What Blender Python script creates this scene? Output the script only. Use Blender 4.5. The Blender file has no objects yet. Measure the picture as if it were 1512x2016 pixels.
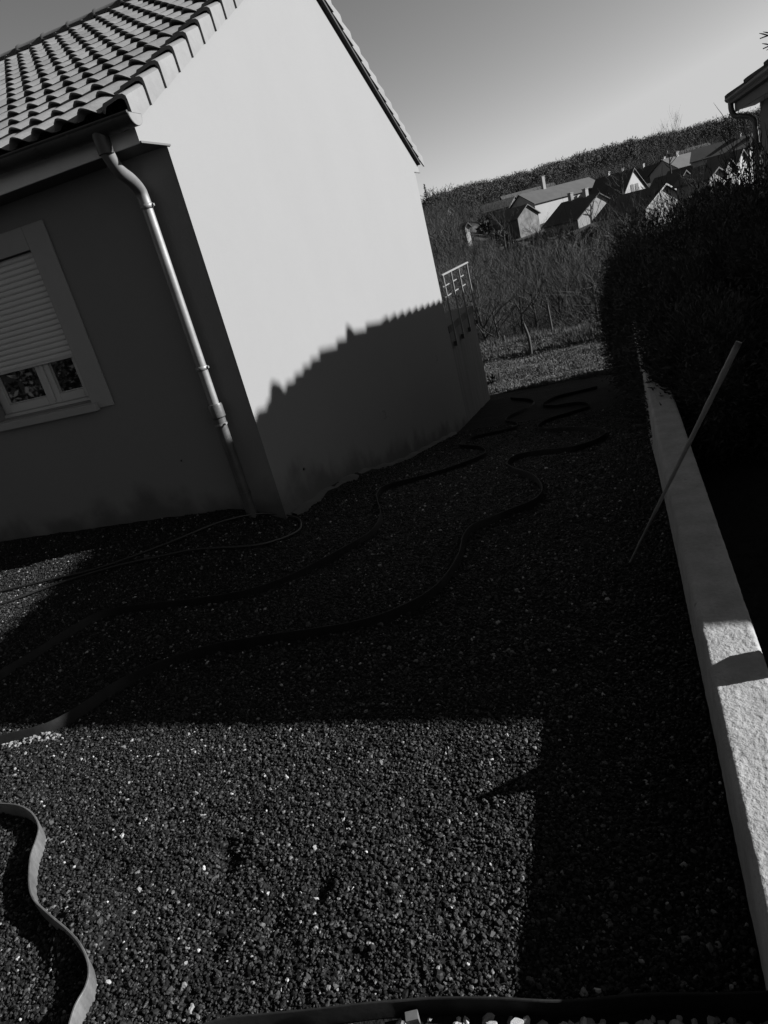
import bpy, math, random
import numpy as np
from mathutils import Vector, Matrix, noise
random.seed(7); rng = np.random.default_rng(7)
S = bpy.context.scene
COL = S.collection
R = math.radians

# ------------------------------------------------------------------ camera
F_PX = 1367.858
CAM = np.array([2.62572, -4.55336, 1.62027])
PITCH, ROLL, YAW = 0.3473126, -0.26118898, 0.37884663
def cam_axes():
    cy, sy = math.cos(YAW), math.sin(YAW)
    fwd = np.array([-sy*math.cos(PITCH), cy*math.cos(PITCH), -math.sin(PITCH)])
    right = np.array([cy, sy, 0.0]); up = np.cross(right, fwd)
    r = math.cos(ROLL)*right + math.sin(ROLL)*up
    u = -math.sin(ROLL)*right + math.cos(ROLL)*up
    return fwd, r, u
FWD, RT, UP = cam_axes()
cd = bpy.data.cameras.new('camera'); cam = bpy.data.objects.new('camera', cd); COL.objects.link(cam)
cd.sensor_fit = 'HORIZONTAL'; cd.sensor_width = 36; cd.lens = 36*F_PX/1512
cd.clip_start = 0.05; cd.clip_end = 5000
cam.matrix_world = Matrix(((RT[0], UP[0], -FWD[0], CAM[0]), (RT[1], UP[1], -FWD[1], CAM[1]),
                           (RT[2], UP[2], -FWD[2], CAM[2]), (0, 0, 0, 1)))
S.camera = cam
def ray(px, py):
    d = FWD*F_PX + RT*(px-756) - UP*(py-1008)
    return d/np.linalg.norm(d)
def on(px, py, ax, v):
    d = ray(px, py); return CAM + (v-CAM[ax])/d[ax]*d

# ------------------------------------------------------------------ light
SUN_DIR = Vector((0.963, 0.27, 0.0)).normalized()*math.cos(R(23.6)) + Vector((0, 0, math.sin(R(23.6))))
sd = bpy.data.lights.new('sun', 'SUN'); sun = bpy.data.objects.new('sun', sd); COL.objects.link(sun)
sd.energy = 5.0; sd.angle = R(0.5); sd.color = (1, 1, 1)
sun.rotation_euler = SUN_DIR.to_track_quat('Z', 'Y').to_euler()
W = bpy.data.worlds.new('World'); S.world = W; W.use_nodes = True
nt = W.node_tree; nt.nodes.clear()
sky = nt.nodes.new('ShaderNodeTexSky'); sky.sky_type = 'NISHITA'; sky.sun_disc = False
sky.sun_elevation = R(23.6); sky.sun_rotation = math.atan2(SUN_DIR.x, SUN_DIR.y)
sky.air_density = 1.0; sky.dust_density = 1.0; sky.ozone_density = 1.0
sep = nt.nodes.new('ShaderNodeSeparateColor'); mixm = nt.nodes.new('ShaderNodeMath'); mixm.operation = 'MULTIPLY_ADD'
mul = nt.nodes.new('ShaderNodeMath'); mul.operation = 'MULTIPLY'; mul.inputs[1].default_value = 0.15   # black and white film: red filter
mixm.inputs[1].default_value = 0.85
pw_ = nt.nodes.new('ShaderNodeMath'); pw_.operation = 'POWER'; pw_.inputs[1].default_value = 1.30
EXPO = 1.45
gn_ = nt.nodes.new('ShaderNodeMath'); gn_.operation = 'MULTIPLY'; gn_.inputs[1].default_value = .92/2**(EXPO-1)
cl_ = nt.nodes.new('ShaderNodeMath'); cl_.operation = 'MINIMUM'; cl_.inputs[1].default_value = 5.9/2**(EXPO-1)   # the film keeps the glare round the sun down
comb = nt.nodes.new('ShaderNodeCombineColor'); bg = nt.nodes.new('ShaderNodeBackground'); wo = nt.nodes.new('ShaderNodeOutputWorld')
nt.links.new(sky.outputs[0], sep.inputs[0]); nt.links.new(sep.outputs[1], mul.inputs[0])
nt.links.new(sep.outputs[0], mixm.inputs[0]); nt.links.new(mul.outputs[0], mixm.inputs[2])
nt.links.new(mixm.outputs[0], pw_.inputs[0]); nt.links.new(pw_.outputs[0], gn_.inputs[0]); nt.links.new(gn_.outputs[0], cl_.inputs[0])
for i in range(3): nt.links.new(cl_.outputs[0], comb.inputs[i])
nt.links.new(comb.outputs[0], bg.inputs[0]); bg.inputs[1].default_value = 0.05
nt.links.new(bg.outputs[0], wo.inputs[0])
S.view_settings.view_transform = 'Standard'; S.view_settings.look = 'None'
S.view_settings.gamma = 1; S.view_settings.exposure = EXPO

# ------------------------------------------------------------------ helpers
def tag(o, label=None, cat=None, group=None, kind=None):
    if label: o['label'] = label
    if cat: o['category'] = cat
    if group: o['group'] = group
    if kind: o['kind'] = kind
    return o
def empty(name, loc=(0, 0, 0), rz=0.0):
    o = bpy.data.objects.new(name, None); COL.objects.link(o); o.location = loc; o.rotation_euler = (0, 0, rz)
    o.empty_display_size = 0.2
    return o
class MB:
    def __init__(s): s.v = []; s.f = []
    def add(s, vs, fs):
        n = len(s.v); s.v += [tuple(map(float, p)) for p in vs]; s.f += [tuple(n+i for i in f) for f in fs]; return s
    def quad(s, a, b, c, d): return s.add([a, b, c, d], [(0, 1, 2, 3)])
    def tri(s, a, b, c): return s.add([a, b, c], [(0, 1, 2)])
    def box(s, x0, x1, y0, y1, z0, z1):
        return s.add([(x0, y0, z0), (x1, y0, z0), (x1, y1, z0), (x0, y1, z0), (x0, y0, z1), (x1, y0, z1), (x1, y1, z1), (x0, y1, z1)],
                     [(0, 3, 2, 1), (4, 5, 6, 7), (0, 1, 5, 4), (1, 2, 6, 5), (2, 3, 7, 6), (3, 0, 4, 7)])
    def prism(s, poly, ext):
        n = len(poly); e = np.array(ext, float)
        vs = [tuple(p) for p in poly] + [tuple(np.array(p, float)+e) for p in poly]
        fs = [tuple(range(n))[::-1], tuple(range(n, 2*n))] + [(i, (i+1) % n, n+(i+1) % n, n+i) for i in range(n)]
        return s.add(vs, fs)
    def tube(s, path, r, n=8, cap=True):
        path = [np.array(p, float) for p in path]; rs = r if hasattr(r, '__len__') else [r]*len(path)
        rings = []; ref = None
        for i, p in enumerate(path):
            t = path[min(i+1, len(path)-1)] - path[max(i-1, 0)]; t = t/(np.linalg.norm(t)+1e-9)
            if ref is None: ref = np.array([0, 0, 1.]) if abs(t[2]) < .9 else np.array([1., 0, 0])
            a = np.cross(t, ref); a /= np.linalg.norm(a)+1e-9; b = np.cross(a, t); ref = b
            rings.append([p + rs[i]*(math.cos(2*math.pi*k/n)*a + math.sin(2*math.pi*k/n)*b) for k in range(n)])
        vs = [v for rg in rings for v in rg]; fs = []
        for i in range(len(path)-1):
            for k in range(n): fs.append((i*n+k, i*n+(k+1) % n, (i+1)*n+(k+1) % n, (i+1)*n+k))
        if cap: fs += [tuple(range(n)), tuple(range((len(path)-1)*n, len(path)*n))[::-1]]
        return s.add(vs, fs)
    def build(s, name, mat, parent=None, smooth=False, bevel=0.0, auto=None):
        me = bpy.data.meshes.new(name); me.from_pydata(s.v, [], s.f); me.update()
        o = bpy.data.objects.new(name, me); COL.objects.link(o); me.materials.append(mat)
        if smooth: me.shade_smooth()
        if auto: me.shade_smooth(); me.set_sharp_from_angle(angle=R(auto))
        if bevel:
            b = o.modifiers.new('bevel', 'BEVEL'); b.width = bevel; b.segments = 2; b.limit_method = 'ANGLE'
        if parent: o.parent = parent
        return o
def np_mesh(name, V, F, mat, parent=None, smooth=False):
    V = np.asarray(V, np.float32); F = np.asarray(F, np.int32); k = F.shape[1]
    me = bpy.data.meshes.new(name); me.vertices.add(len(V)); me.vertices.foreach_set('co', V.ravel())
    me.loops.add(F.size); me.loops.foreach_set('vertex_index', F.ravel())
    me.polygons.add(len(F)); me.polygons.foreach_set('loop_start', np.arange(0, F.size, k, dtype=np.int32))
    me.polygons.foreach_set('use_smooth', np.full(len(F), smooth)); me.update(calc_edges=True); me.validate()
    me.materials.append(mat); o = bpy.data.objects.new(name, me); COL.objects.link(o)
    if parent: o.parent = parent
    return o
def grid_mesh(name, xs, ys, zf, mat, smooth=True):
    X, Y = np.meshgrid(xs, ys); Z = zf(X, Y); V = np.stack([X, Y, Z], -1).reshape(-1, 3); nx, ny = len(xs), len(ys)
    i = (np.arange(ny-1)[:, None]*nx + np.arange(nx-1)[None, :]).ravel()
    return np_mesh(name, V, np.stack([i, i+1, i+nx+1, i+nx], -1), mat, smooth=smooth)
def catmull(P, n=6):
    P = [np.array(p, float) for p in P]; P = [2*P[0]-P[1]] + P + [2*P[-1]-P[-2]]; out = []
    for i in range(1, len(P)-2):
        for k in range(n):
            t = k/n; a, b, c, d = P[i-1:i+3]
            out.append(.5*((2*b)+(-a+c)*t+(2*a-5*b+4*c-d)*t*t+(-a+3*b-3*c+d)*t**3))
    out.append(P[-2]); return out

# ------------------------------------------------------------------ materials
TF = .76
def mat(name, tone, rough=.8, var=0.0, scale=8.0, bump=0.0, bscale=40.0, metallic=0.0, detail=4.0, stain=None, spec=.5, coord='Object', rand=0.0):
    m = bpy.data.materials.new(name); m.use_nodes = True; t = m.node_tree; N = t.nodes; L = t.links
    b = N['Principled BSDF']; b.inputs['Roughness'].default_value = rough; b.inputs['Metallic'].default_value = metallic
    b.inputs['Specular IOR Level'].default_value = spec
    tc = N.new('ShaderNodeTexCoord'); co = tc.outputs[coord]
    val = N.new('ShaderNodeValue'); val.outputs[0].default_value = tone*TF; cur = val.outputs[0]
    def noise_f(sc, lo, hi, det=4.0, vec=None):
        n = N.new('ShaderNodeTexNoise'); n.inputs['Scale'].default_value = sc; n.inputs['Detail'].default_value = det
        L.new(vec or co, n.inputs['Vector'])
        r = N.new('ShaderNodeMapRange'); r.inputs[1].default_value = .3; r.inputs[2].default_value = .7
        r.inputs[3].default_value = lo; r.inputs[4].default_value = hi; L.new(n.outputs['Fac'], r.inputs[0]); return r.outputs[0], n
    def times(a, bb):
        k = N.new('ShaderNodeMath'); k.operation = 'MULTIPLY'; L.new(a, k.inputs[0]); L.new(bb, k.inputs[1]); return k.outputs[0]
    if var:
        o, _ = noise_f(scale, 1-var, 1+var, detail); cur = times(cur, o)
        o, _ = noise_f(scale*7.3, 1-var*.5, 1+var*.5, detail); cur = times(cur, o)
    if stain:      # (amount, scale x, scale z) streaks
        mp = N.new('ShaderNodeMapping'); mp.inputs['Scale'].default_value = (stain[1], stain[1], stain[2]); L.new(co, mp.inputs[0])
        o, _ = noise_f(1.0, 1-stain[0], 1.0, 6.0, mp.outputs[0]); cur = times(cur, o)
    if rand:
        oi = N.new('ShaderNodeObjectInfo'); r = N.new('ShaderNodeMapRange'); r.inputs[3].default_value = 1-rand; r.inputs[4].default_value = 1+rand
        L.new(oi.outputs['Random'], r.inputs[0]); cur = times(cur, r.outputs[0])
    cc = N.new('ShaderNodeCombineColor')
    for i in range(3): L.new(cur, cc.inputs[i])
    L.new(cc.outputs[0], b.inputs['Base Color'])
    if bump:
        n = N.new('ShaderNodeTexNoise'); n.inputs['Scale'].default_value = bscale; n.inputs['Detail'].default_value = 5
        L.new(co, n.inputs['Vector']); bp = N.new('ShaderNodeBump'); bp.inputs['Strength'].default_value = 1.0
        bp.inputs['Distance'].default_value = bump; L.new(n.outputs['Fac'], bp.inputs['Height']); L.new(bp.outputs[0], b.inputs['Normal'])
    return m
M = {}
M['render'] = mat('wall_render', .195, .95, .012, 1.3, .0012, 160, spec=.2)
M['render_dull'] = mat('terrace_render', .19, .95, .04, 1.0, .0015, 120, stain=(.35, 9, .7), spec=.2)
def add_dirt(m):
    t = m.node_tree; N = t.nodes; L = t.links; b = N['Principled BSDF']; src = b.inputs['Base Color'].links[0].from_socket
    tc = N.new('ShaderNodeTexCoord'); sp = N.new('ShaderNodeSeparateXYZ'); L.new(tc.outputs['Object'], sp.inputs[0])
    n = N.new('ShaderNodeTexNoise'); n.inputs['Scale'].default_value = 2.2; n.inputs['Detail'].default_value = 7; L.new(tc.outputs['Object'], n.inputs[0])
    # height over the soil line, which falls along the gable
    yy_ = N.new('ShaderNodeMath'); yy_.operation = 'MULTIPLY_ADD'; yy_.inputs[1].default_value = .22; L.new(sp.outputs[1], yy_.inputs[0]); L.new(sp.outputs[2], yy_.inputs[2])
    a = N.new('ShaderNodeMath'); a.operation = 'MULTIPLY_ADD'; a.inputs[1].default_value = -.85; L.new(n.outputs['Fac'], a.inputs[0]); L.new(yy_.outputs[0], a.inputs[2])
    r = N.new('ShaderNodeMapRange'); r.interpolation_type = 'SMOOTHSTEP'; r.inputs[1].default_value = -.42; r.inputs[2].default_value = -.12; r.inputs[3].default_value = .5; r.inputs[4].default_value = 1
    L.new(a.outputs[0], r.inputs[0]); mx = N.new('ShaderNodeVectorMath'); mx.operation = 'SCALE'; L.new(src, mx.inputs[0]); L.new(r.outputs[0], mx.inputs['Scale']); L.new(mx.outputs[0], b.inputs['Base Color'])
add_dirt(M['render'])
M['trim'] = mat('window_surround_paint', .33, .9, .03, 3, .0006, 200, spec=.2)
M['tile'] = mat('clay_tile', .145, .75, .22, 2.2, .002, 60, spec=.35)
M['tile_verge'] = mat('verge_tile', .15, .7, .10, 2.5, .0015, 60, spec=.3)
M['ridge'] = mat('ridge_tile', .05, .8, .2, 3, .002, 60)
M['zinc'] = mat('zinc', .20, .5, .15, 6, .0004, 30, metallic=.45)
M['zinc_dull'] = mat('zinc_weathered', .05, .5, .15, 4, .0005, 30, metallic=.3)
M['castiron'] = mat('cast_iron_pipe', .06, .45, .3, 9, .0008, 60)
M['fascia'] = mat('fascia_board', .62, .6, .06, 2)
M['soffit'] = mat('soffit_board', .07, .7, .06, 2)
M['pvc'] = mat('white_plastic', .45, .35, .03, 3)
M['slat'] = mat('shutter_slat', .54, .45, .03, 3)
M['metal_rail'] = mat('painted_rail', .19, .4, .05, 8)
M['concrete_dark'] = mat('dark_concrete', .06, .9, .2, 4, .002, 60)
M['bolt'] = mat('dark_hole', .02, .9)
def glass():
    m = bpy.data.materials.new('window_glass'); m.use_nodes = True; b = m.node_tree.nodes['Principled BSDF']
    b.inputs['Base Color'].default_value = (.006, .006, .006, 1); b.inputs['Roughness'].default_value = .02; b.inputs['IOR'].default_value = 1.75; b.inputs['Specular IOR Level'].default_value = .7
    return m
M['glass'] = glass()
M['coping'] = mat('wall_coping_concrete', .27, .95, .16, 9, .0045, 110, spec=.2)
def add_spots(m, sc, lo, thr):
    t = m.node_tree; N = t.nodes; L = t.links; b = N['Principled BSDF']; src = b.inputs['Base Color'].links[0].from_socket
    tc = N.new('ShaderNodeTexCoord'); n = N.new('ShaderNodeTexNoise'); n.inputs['Scale'].default_value = sc; n.inputs['Detail'].default_value = 6; n.inputs['Roughness'].default_value = .7; L.new(tc.outputs['Object'], n.inputs[0])
    r = N.new('ShaderNodeMapRange'); r.inputs[1].default_value = thr; r.inputs[2].default_value = thr+.05; r.inputs[3].default_value = 1; r.inputs[4].default_value = lo; L.new(n.outputs['Fac'], r.inputs[0])
    mx = N.new('ShaderNodeVectorMath'); mx.operation = 'SCALE'; L.new(src, mx.inputs[0]); L.new(r.outputs[0], mx.inputs['Scale']); L.new(mx.outputs[0], b.inputs['Base Color'])
add_spots(M['coping'], 13, .5, .66)
M['edging_shaded'] = mat('plastic_edging_shaded', .011, .7, .25, 14, .0008, 70, stain=(.3, 40, 8), spec=.2)  # darker copy for the mostly shaded strips, shade put into the tone
M['edging'] = mat('plastic_edging_lit', .095, .55, .25, 14, .0008, 70, stain=(.3, 40, 8))  # lighter copy of the plastic for the sunlit strip
M['hose'] = mat('garden_hose', .012, .45, .1, 20)
M['bamboo'] = mat('bamboo', .125, .5, .15, 12, .0006, 60)
M['wood_dark'] = mat('weathered_post', .035, .9, .3, 20, .003, 50)
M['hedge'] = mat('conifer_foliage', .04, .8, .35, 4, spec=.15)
M['bark'] = mat('bark', .045, .9, .3, 12, .003, 40, spec=.1)
M['twig'] = mat('bare_twigs', .05, .9, .35, .35, spec=.1)
M['woods'] = mat('winter_woodland', .056, .95, .12, .02, spec=.05)
M['roof_dark'] = mat('slate_roof_far', .035, .85, .2, .6)
M['roof_grey'] = mat('tile_roof_far', .058, .85, .2, .7)
M['far_wall'] = mat('far_render', .21, .9, .08, .3, rand=.12)
M['far_white'] = mat('far_white_wall', .27, .9, .06, .3)
M['far_stone'] = mat('far_stone_wall', .10, .95, .5, 1.0)
M['far_dark'] = mat('far_window', .02, .5)
M['chip'] = mat('pale_stone_chip', .33, .85, .2, 30, .001, 200, rand=.3)
M['fallen'] = mat('offcut_wood', .07, .9, .2, 40)
M['chip2'] = mat('white_pebble', .16, .85, .2, 30, .001, 200, rand=.4)
M['foliage_lightened'] = mat('conifer_foliage_lightened', .075, .8, .4, 3, spec=.2)  # conifer tone raised so the trees mirror brighter in the panes
M['grassb'] = mat('grass_blade', .095, .8, .4, 2.0, spec=.1)
M['n_wall'] = mat('neighbour_render', .13, .9, .05, 1)
M['n_roof'] = mat('neighbour_tile', .05, .8, .2, 3)
def pebble_mat():
    m = bpy.data.materials.new('pebble'); m.use_nodes = True; N = m.node_tree.nodes; L = m.node_tree.links; b = N['Principled BSDF']
    oi = N.new('ShaderNodeObjectInfo'); cr = N.new('ShaderNodeValToRGB'); e = cr.color_ramp.elements
    e[0].position = 0; e[0].color = (.005,)*3+(1,); e[1].position = 1; e[1].color = (.30,)*3+(1,)
    for p, c in ((.35, .008), (.72, .021), (.9, .045), (.97, .09), (.992, .22)):
        k = cr.color_ramp.elements.new(p); k.color = (c*TF*.85,)*3+(1,)
    L.new(oi.outputs['Random'], cr.inputs[0]); L.new(cr.outputs[0], b.inputs['Base Color']); b.inputs['Roughness'].default_value = .6
    b.inputs['Specular IOR Level'].default_value = .15
    return m
M['pebble'] = pebble_mat()

# ------------------------------------------------------------------ terrain
YK = [-60, -8, -3.5, -2.5, -1.5, -.5, .4, 1.5, 3.2, 6.15, 9.3, 11, 14, 14.25, 14.5, 15.2, 16.5, 20, 28, 45, 70, 100, 130, 170, 220, 300, 450, 560, 1000]
ZK = [.1, .05, .0, -.01, -.04, -.10, -.2, -.39, -.75, -1.32, -1.62, -1.72, -1.80, -1.92, -1.78, -1.58, -1.75, -2.4, -3.5, -4.2, -4.3, -3.8, -1.8, 1.2, 4.2, 7.2, 16.5, 18.5, 19]
def sstep(t): t = np.clip(t, 0, 1); return t*t*(3-2*t)
def gz(X, Y):
    X = np.asarray(X, float); Y = np.asarray(Y, float)
    z = np.interp(Y, YK, ZK)
    left = np.interp(Y, [-60, -3, -1, 0, 8], [.1, .0, .0, .04, .04])
    w = sstep((.25 - X)/.75)*sstep((3 - Y)/2.0)
    z = z*(1-w) + left*w
    und = (.6*np.sin(X*.09+1.3)+.4*np.sin(X*.21+Y*.05))*np.clip((Y-30)/60, 0, 1)*.7
    und = und + 3.4*sstep((-X/np.maximum(Y, 1)-.125)/.08)*sstep((Y-50)/50)
    und = und - 6.0*sstep((-X/np.maximum(Y, 1)-.14)/.12)*sstep((Y-225)/60)
    return z + und - 3.0*sstep(X/np.maximum(Y, 1)/.2)*sstep((Y-230)/80)
PITS = [(450, 1692, .045, .03), (440, 1665, .03, .02), (632, 1748, .035, .03), (536, 1822, .035, .02), (420, 1862, .035, .022), (230, 1715, .03, .015),
        (1215, 1480, .05, .015), (760, 1495, .06, .012), (820, 1640, .05, .012), (700, 1900, .05, .014)]
def vnoise(X, Y, sc, seed=0.0):
    out = np.zeros(X.size); xf = X.ravel(); yf = Y.ravel()
    for i in range(out.size): out[i] = noise.noise((xf[i]*sc+seed, yf[i]*sc, seed))
    return out.reshape(X.shape)
PW = [(on(a, b, 2, 0.0), r, d) for a, b, r, d in PITS]
def yz(X, Y):        # raked gravel surface
    z = gz(X, Y) + .010*vnoise(X, Y, 2.3, 3.1) + .007*vnoise(X, Y, 7.0, 9.2)
    hx, hy = on(128, 1826, 2, 0.03)[:2]; z = z + .042*np.exp(-(((X-hx-.05)**2)+((Y-hy-.02)**2))/.011)*(X > hx-.03-(Y-hy)*.55)
    for p, r, d in PW: z = z - d*np.exp(-(((X-p[0])**2)+((Y-p[1])**2)*.5)/(r*r))
    return z
def to_ground(px, py, h=0.0):
    d = ray(px, py); lo, hi = .5, 60.
    ts = np.linspace(.8, 40, 3000); P = CAM[None]+ts[:, None]*d[None]; g = gz(P[:, 0], P[:, 1])+h - P[:, 2]
    i = int(np.argmax(g > 0)); return P[i]
def ground_mat():
    m = mat('gravel_and_earth', .008, .95, .5, 60, .01, 90, spec=.15)
    return m
M['bed'] = ground_mat()
def land_mat():
    m = bpy.data.materials.new('land'); m.use_nodes = True; N = m.node_tree.nodes; L = m.node_tree.links; b = N['Principled BSDF']
    b.inputs['Roughness'].default_value = .95; b.inputs['Specular IOR Level'].default_value = .1
    tc = N.new('ShaderNodeTexCoord'); sp = N.new('ShaderNodeSeparateXYZ'); L.new(tc.outputs['Object'], sp.inputs[0])
    n = N.new('ShaderNodeTexNoise'); n.inputs['Scale'].default_value = 1.4; n.inputs['Detail'].default_value = 8; L.new(tc.outputs['Object'], n.inputs[0])
    r = N.new('ShaderNodeValToRGB'); r.color_ramp.elements[0].position = .3; r.color_ramp.elements[0].color = (.022,)*3+(1,)
    r.color_ramp.elements[1].position = .72; r.color_ramp.elements[1].color = (.095,)*3+(1,); L.new(n.outputs['Fac'], r.inputs[0])
    n2 = N.new('ShaderNodeTexNoise'); n2.inputs['Scale'].default_value = .05; n2.inputs['Detail'].default_value = 6; L.new(tc.outputs['Object'], n2.inputs[0])
    r2 = N.new('ShaderNodeValToRGB'); r2.color_ramp.elements[0].position = .4; r2.color_ramp.elements[0].color = (.022,)*3+(1,)
    r2.color_ramp.elements[1].position = .65; r2.color_ramp.elements[1].color = (.05,)*3+(1,); L.new(n2.outputs['Fac'], r2.inputs[0])
    mx = N.new('ShaderNodeMix'); mx.data_type = 'RGBA'; mr = N.new('ShaderNodeMapRange'); mr.inputs[1].default_value = 18; mr.inputs[2].default_value = 30
    L.new(sp.outputs[1], mr.inputs[0]); L.new(mr.outputs[0], mx.inputs[0]); L.new(r.outputs[0], mx.inputs[6]); L.new(r2.outputs[0], mx.inputs[7])
    mx2 = N.new('ShaderNodeMix'); mx2.data_type = 'RGBA'; mr2 = N.new('ShaderNodeMapRange'); mr2.inputs[1].default_value = 9.6; mr2.inputs[2].default_value = 10.2
    L.new(sp.outputs[1], mr2.inputs[0]); L.new(mr2.outputs[0], mx2.inputs[0]); mx2.inputs[6].default_value = (.01, .01, .01, 1); L.new(mx.outputs[2], mx2.inputs[7])
    L.new(mx2.outputs[2], b.inputs['Base Color'])
    n3 = N.new('ShaderNodeTexNoise'); n3.inputs['Scale'].default_value = 9; n3.inputs['Detail'].default_value = 8; L.new(tc.outputs['Object'], n3.inputs[0])
    bp = N.new('ShaderNodeBump'); bp.inputs['Distance'].default_value = .06; L.new(n3.outputs['Fac'], bp.inputs['Height']); L.new(bp.outputs[0], b.inputs['Normal'])
    return m
M['land'] = land_mat()
xs = np.sinh(np.linspace(-7.4, 7.4, 190))*.5; ys = np.unique(np.concatenate([np.linspace(-60, -8, 14), np.arange(-8, 18, .22), 18*np.exp(np.linspace(0, 4.2, 110))]))
def land_z(X, Y):
    inside = (X > -4.3) & (X < 2.9) & (Y > -6.3) & (Y < 10.3)
    b = sstep((X+4.4)/.5)*sstep((3.3-X)/.4)*sstep((Y+6.6)/.5)*sstep((10.3-Y)/.7)
    return gz(X, Y) - .10*b
tag(grid_mesh('ground', xs, ys, land_z, M['land']), kind='structure')
yx = np.concatenate([np.arange(-4.2, -.4, .04), np.arange(-.4, 2.78, .02)]); yy = np.concatenate([np.arange(-6.2, -4, .05), np.arange(-4, -2, .02), np.arange(-2, 10.05, .04)])
tag(grid_mesh('gravel_yard', yx, yy, yz, M['bed']), kind='structure')

# ------------------------------------------------------------------ house
HX0 = -9.0; D = 6.88; HG = 2.61; TN = .5; ZB = 2.865
house = empty('white_house', (0, 0, 0)); tag(house, 'rendered single storey house with a blank sunlit gable, roller shutter window and pantile roof', 'house')
g = MB()
yr = D/2; zr = ZB+TN*yr
# wall shell: facade, gable with boxed eaves profile, back
WX = (-2.36, -1.36); WZ = (1.10, 2.27)         # window opening (inner reveal)
zb = -2.2
g.quad((WX[1], 0, zb), (0, 0, zb), (0, 0, HG), (WX[1], 0, HG))
g.quad((WX[0], 0, zb), (WX[1], 0, zb), (WX[1], 0, WZ[0]), (WX[0], 0, WZ[0]))
g.quad((WX[0], 0, WZ[1]), (WX[1], 0, WZ[1]), (WX[1], 0, HG), (WX[0], 0, HG))
g.quad((HX0, 0, zb), (WX[0], 0, zb), (WX[0], 0, HG), (HX0, 0, HG))
dp = .14
g.quad((WX[0], 0, WZ[0]), (WX[1], 0, WZ[0]), (WX[1], dp, WZ[0]), (WX[0], dp, WZ[0]))
g.quad((WX[0], dp, WZ[1]), (WX[1], dp, WZ[1]), (WX[1], 0, WZ[1]), (WX[0], 0, WZ[1]))
g.quad((WX[1], 0, WZ[0]), (WX[1], 0, WZ[1]), (WX[1], dp, WZ[1]), (WX[1], dp, WZ[0]))
g.quad((WX[0], dp, WZ[0]), (WX[0], dp, WZ[1]), (WX[0], 0, WZ[1]), (WX[0], 0, WZ[0]))
gab = [(0, 0, zb), (0, D, zb), (0, D, HG), (0, D+.28, HG), (0, D+.28, ZB-TN*.28+.01), (0, yr, zr), (0, -.303, ZB-TN*.303+.01), (0, -.303, HG-.013), (0, 0, HG)]
g.add(gab, [tuple(range(9))])
g.add([(HX0, p[1], p[2]) for p in gab], [tuple(range(9))[::-1]])
g.quad((0, D, zb), (HX0, D, zb), (HX0, D, HG), (0, D, HG))
g.build('wall', M['render'], house)
# thin drip bead along the soffit edge on the gable and the corner bead
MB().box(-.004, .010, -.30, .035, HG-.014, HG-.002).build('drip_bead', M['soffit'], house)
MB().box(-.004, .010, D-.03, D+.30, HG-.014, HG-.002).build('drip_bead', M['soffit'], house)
MB().box(-.006, .003, -.003, .008, zb, HG-.02).build('corner_bead', M['render'], house)
f = MB().box(HX0, -.002, -.30, -.282, HG-.012, 2.79)
f.build('fascia', M['fascia'], house)
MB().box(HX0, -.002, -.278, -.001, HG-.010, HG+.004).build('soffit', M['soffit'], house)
# --- pantiles
PX = .185; RY = .25
def tile_slope(sgn, x0, x1, parent, name):
    nx = int(round((x1-x0)/PX)); m = 10
    prof = []
    for k in range(m+1):
        t = k/m
        if t < .24: h = .046*math.sin(math.pi/2*t/.24)**.8
        else: h = .046*max(0.0, math.cos(math.pi/2*(t-.24)/.72) if t < .96 else 0)**1.25 - .004*math.sin(math.pi*(t-.24)/.76)
        prof.append((t, h))
    cs = 1/math.sqrt(1+TN*TN); mb = MB(); nrow = 16
    for r_ in range(nrow):
        y0 = -.43 + r_*RY; y1 = min(y0+RY+.06, yr-.0)
        if y0 >= yr-.05: break
        V = []; idx = []
        n = nx*m+1
        js = [random.uniform(-.003, .003) for _ in range(nx+1)]
        for k in range(n):
            c = min(k//m, nx-1); t, h = prof[k - c*m]
            X = x0 + (c+t)*PX; dz = js[c]
            lift = .028
            hn = max(h, 0)/.046
            for (y, l, hs) in ((y0+.07, -.012, .55), (y0+.006, .004+.012*hn, 1.0), (y0, .012+.016*hn, 1.05), (y0+.02, .012+.014*hn, 1.05), (y1, -.004, .62)):
                z = 2.775 + TN*(y+.43) + l*cs + h*hs + dz
                V.append((X, y if sgn > 0 else D-y, z))
        q4 = 5; F = []
        for k in range(n-1):
            for j in range(4):
                a = k*q4+j; b_ = (k+1)*q4+j
                F.append((a, b_, b_+1, a+1) if sgn > 0 else (a, a+1, b_+1, b_))
        mb.add(V, F)
    return mb.build(name, M['tile'], parent, auto=35)
roof = tile_slope(1, -8.99, -8.99+PX*48, house, 'roof')
r2 = tile_slope(-1, -8.99, -8.99+PX*48, house, 'roof')
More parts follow.
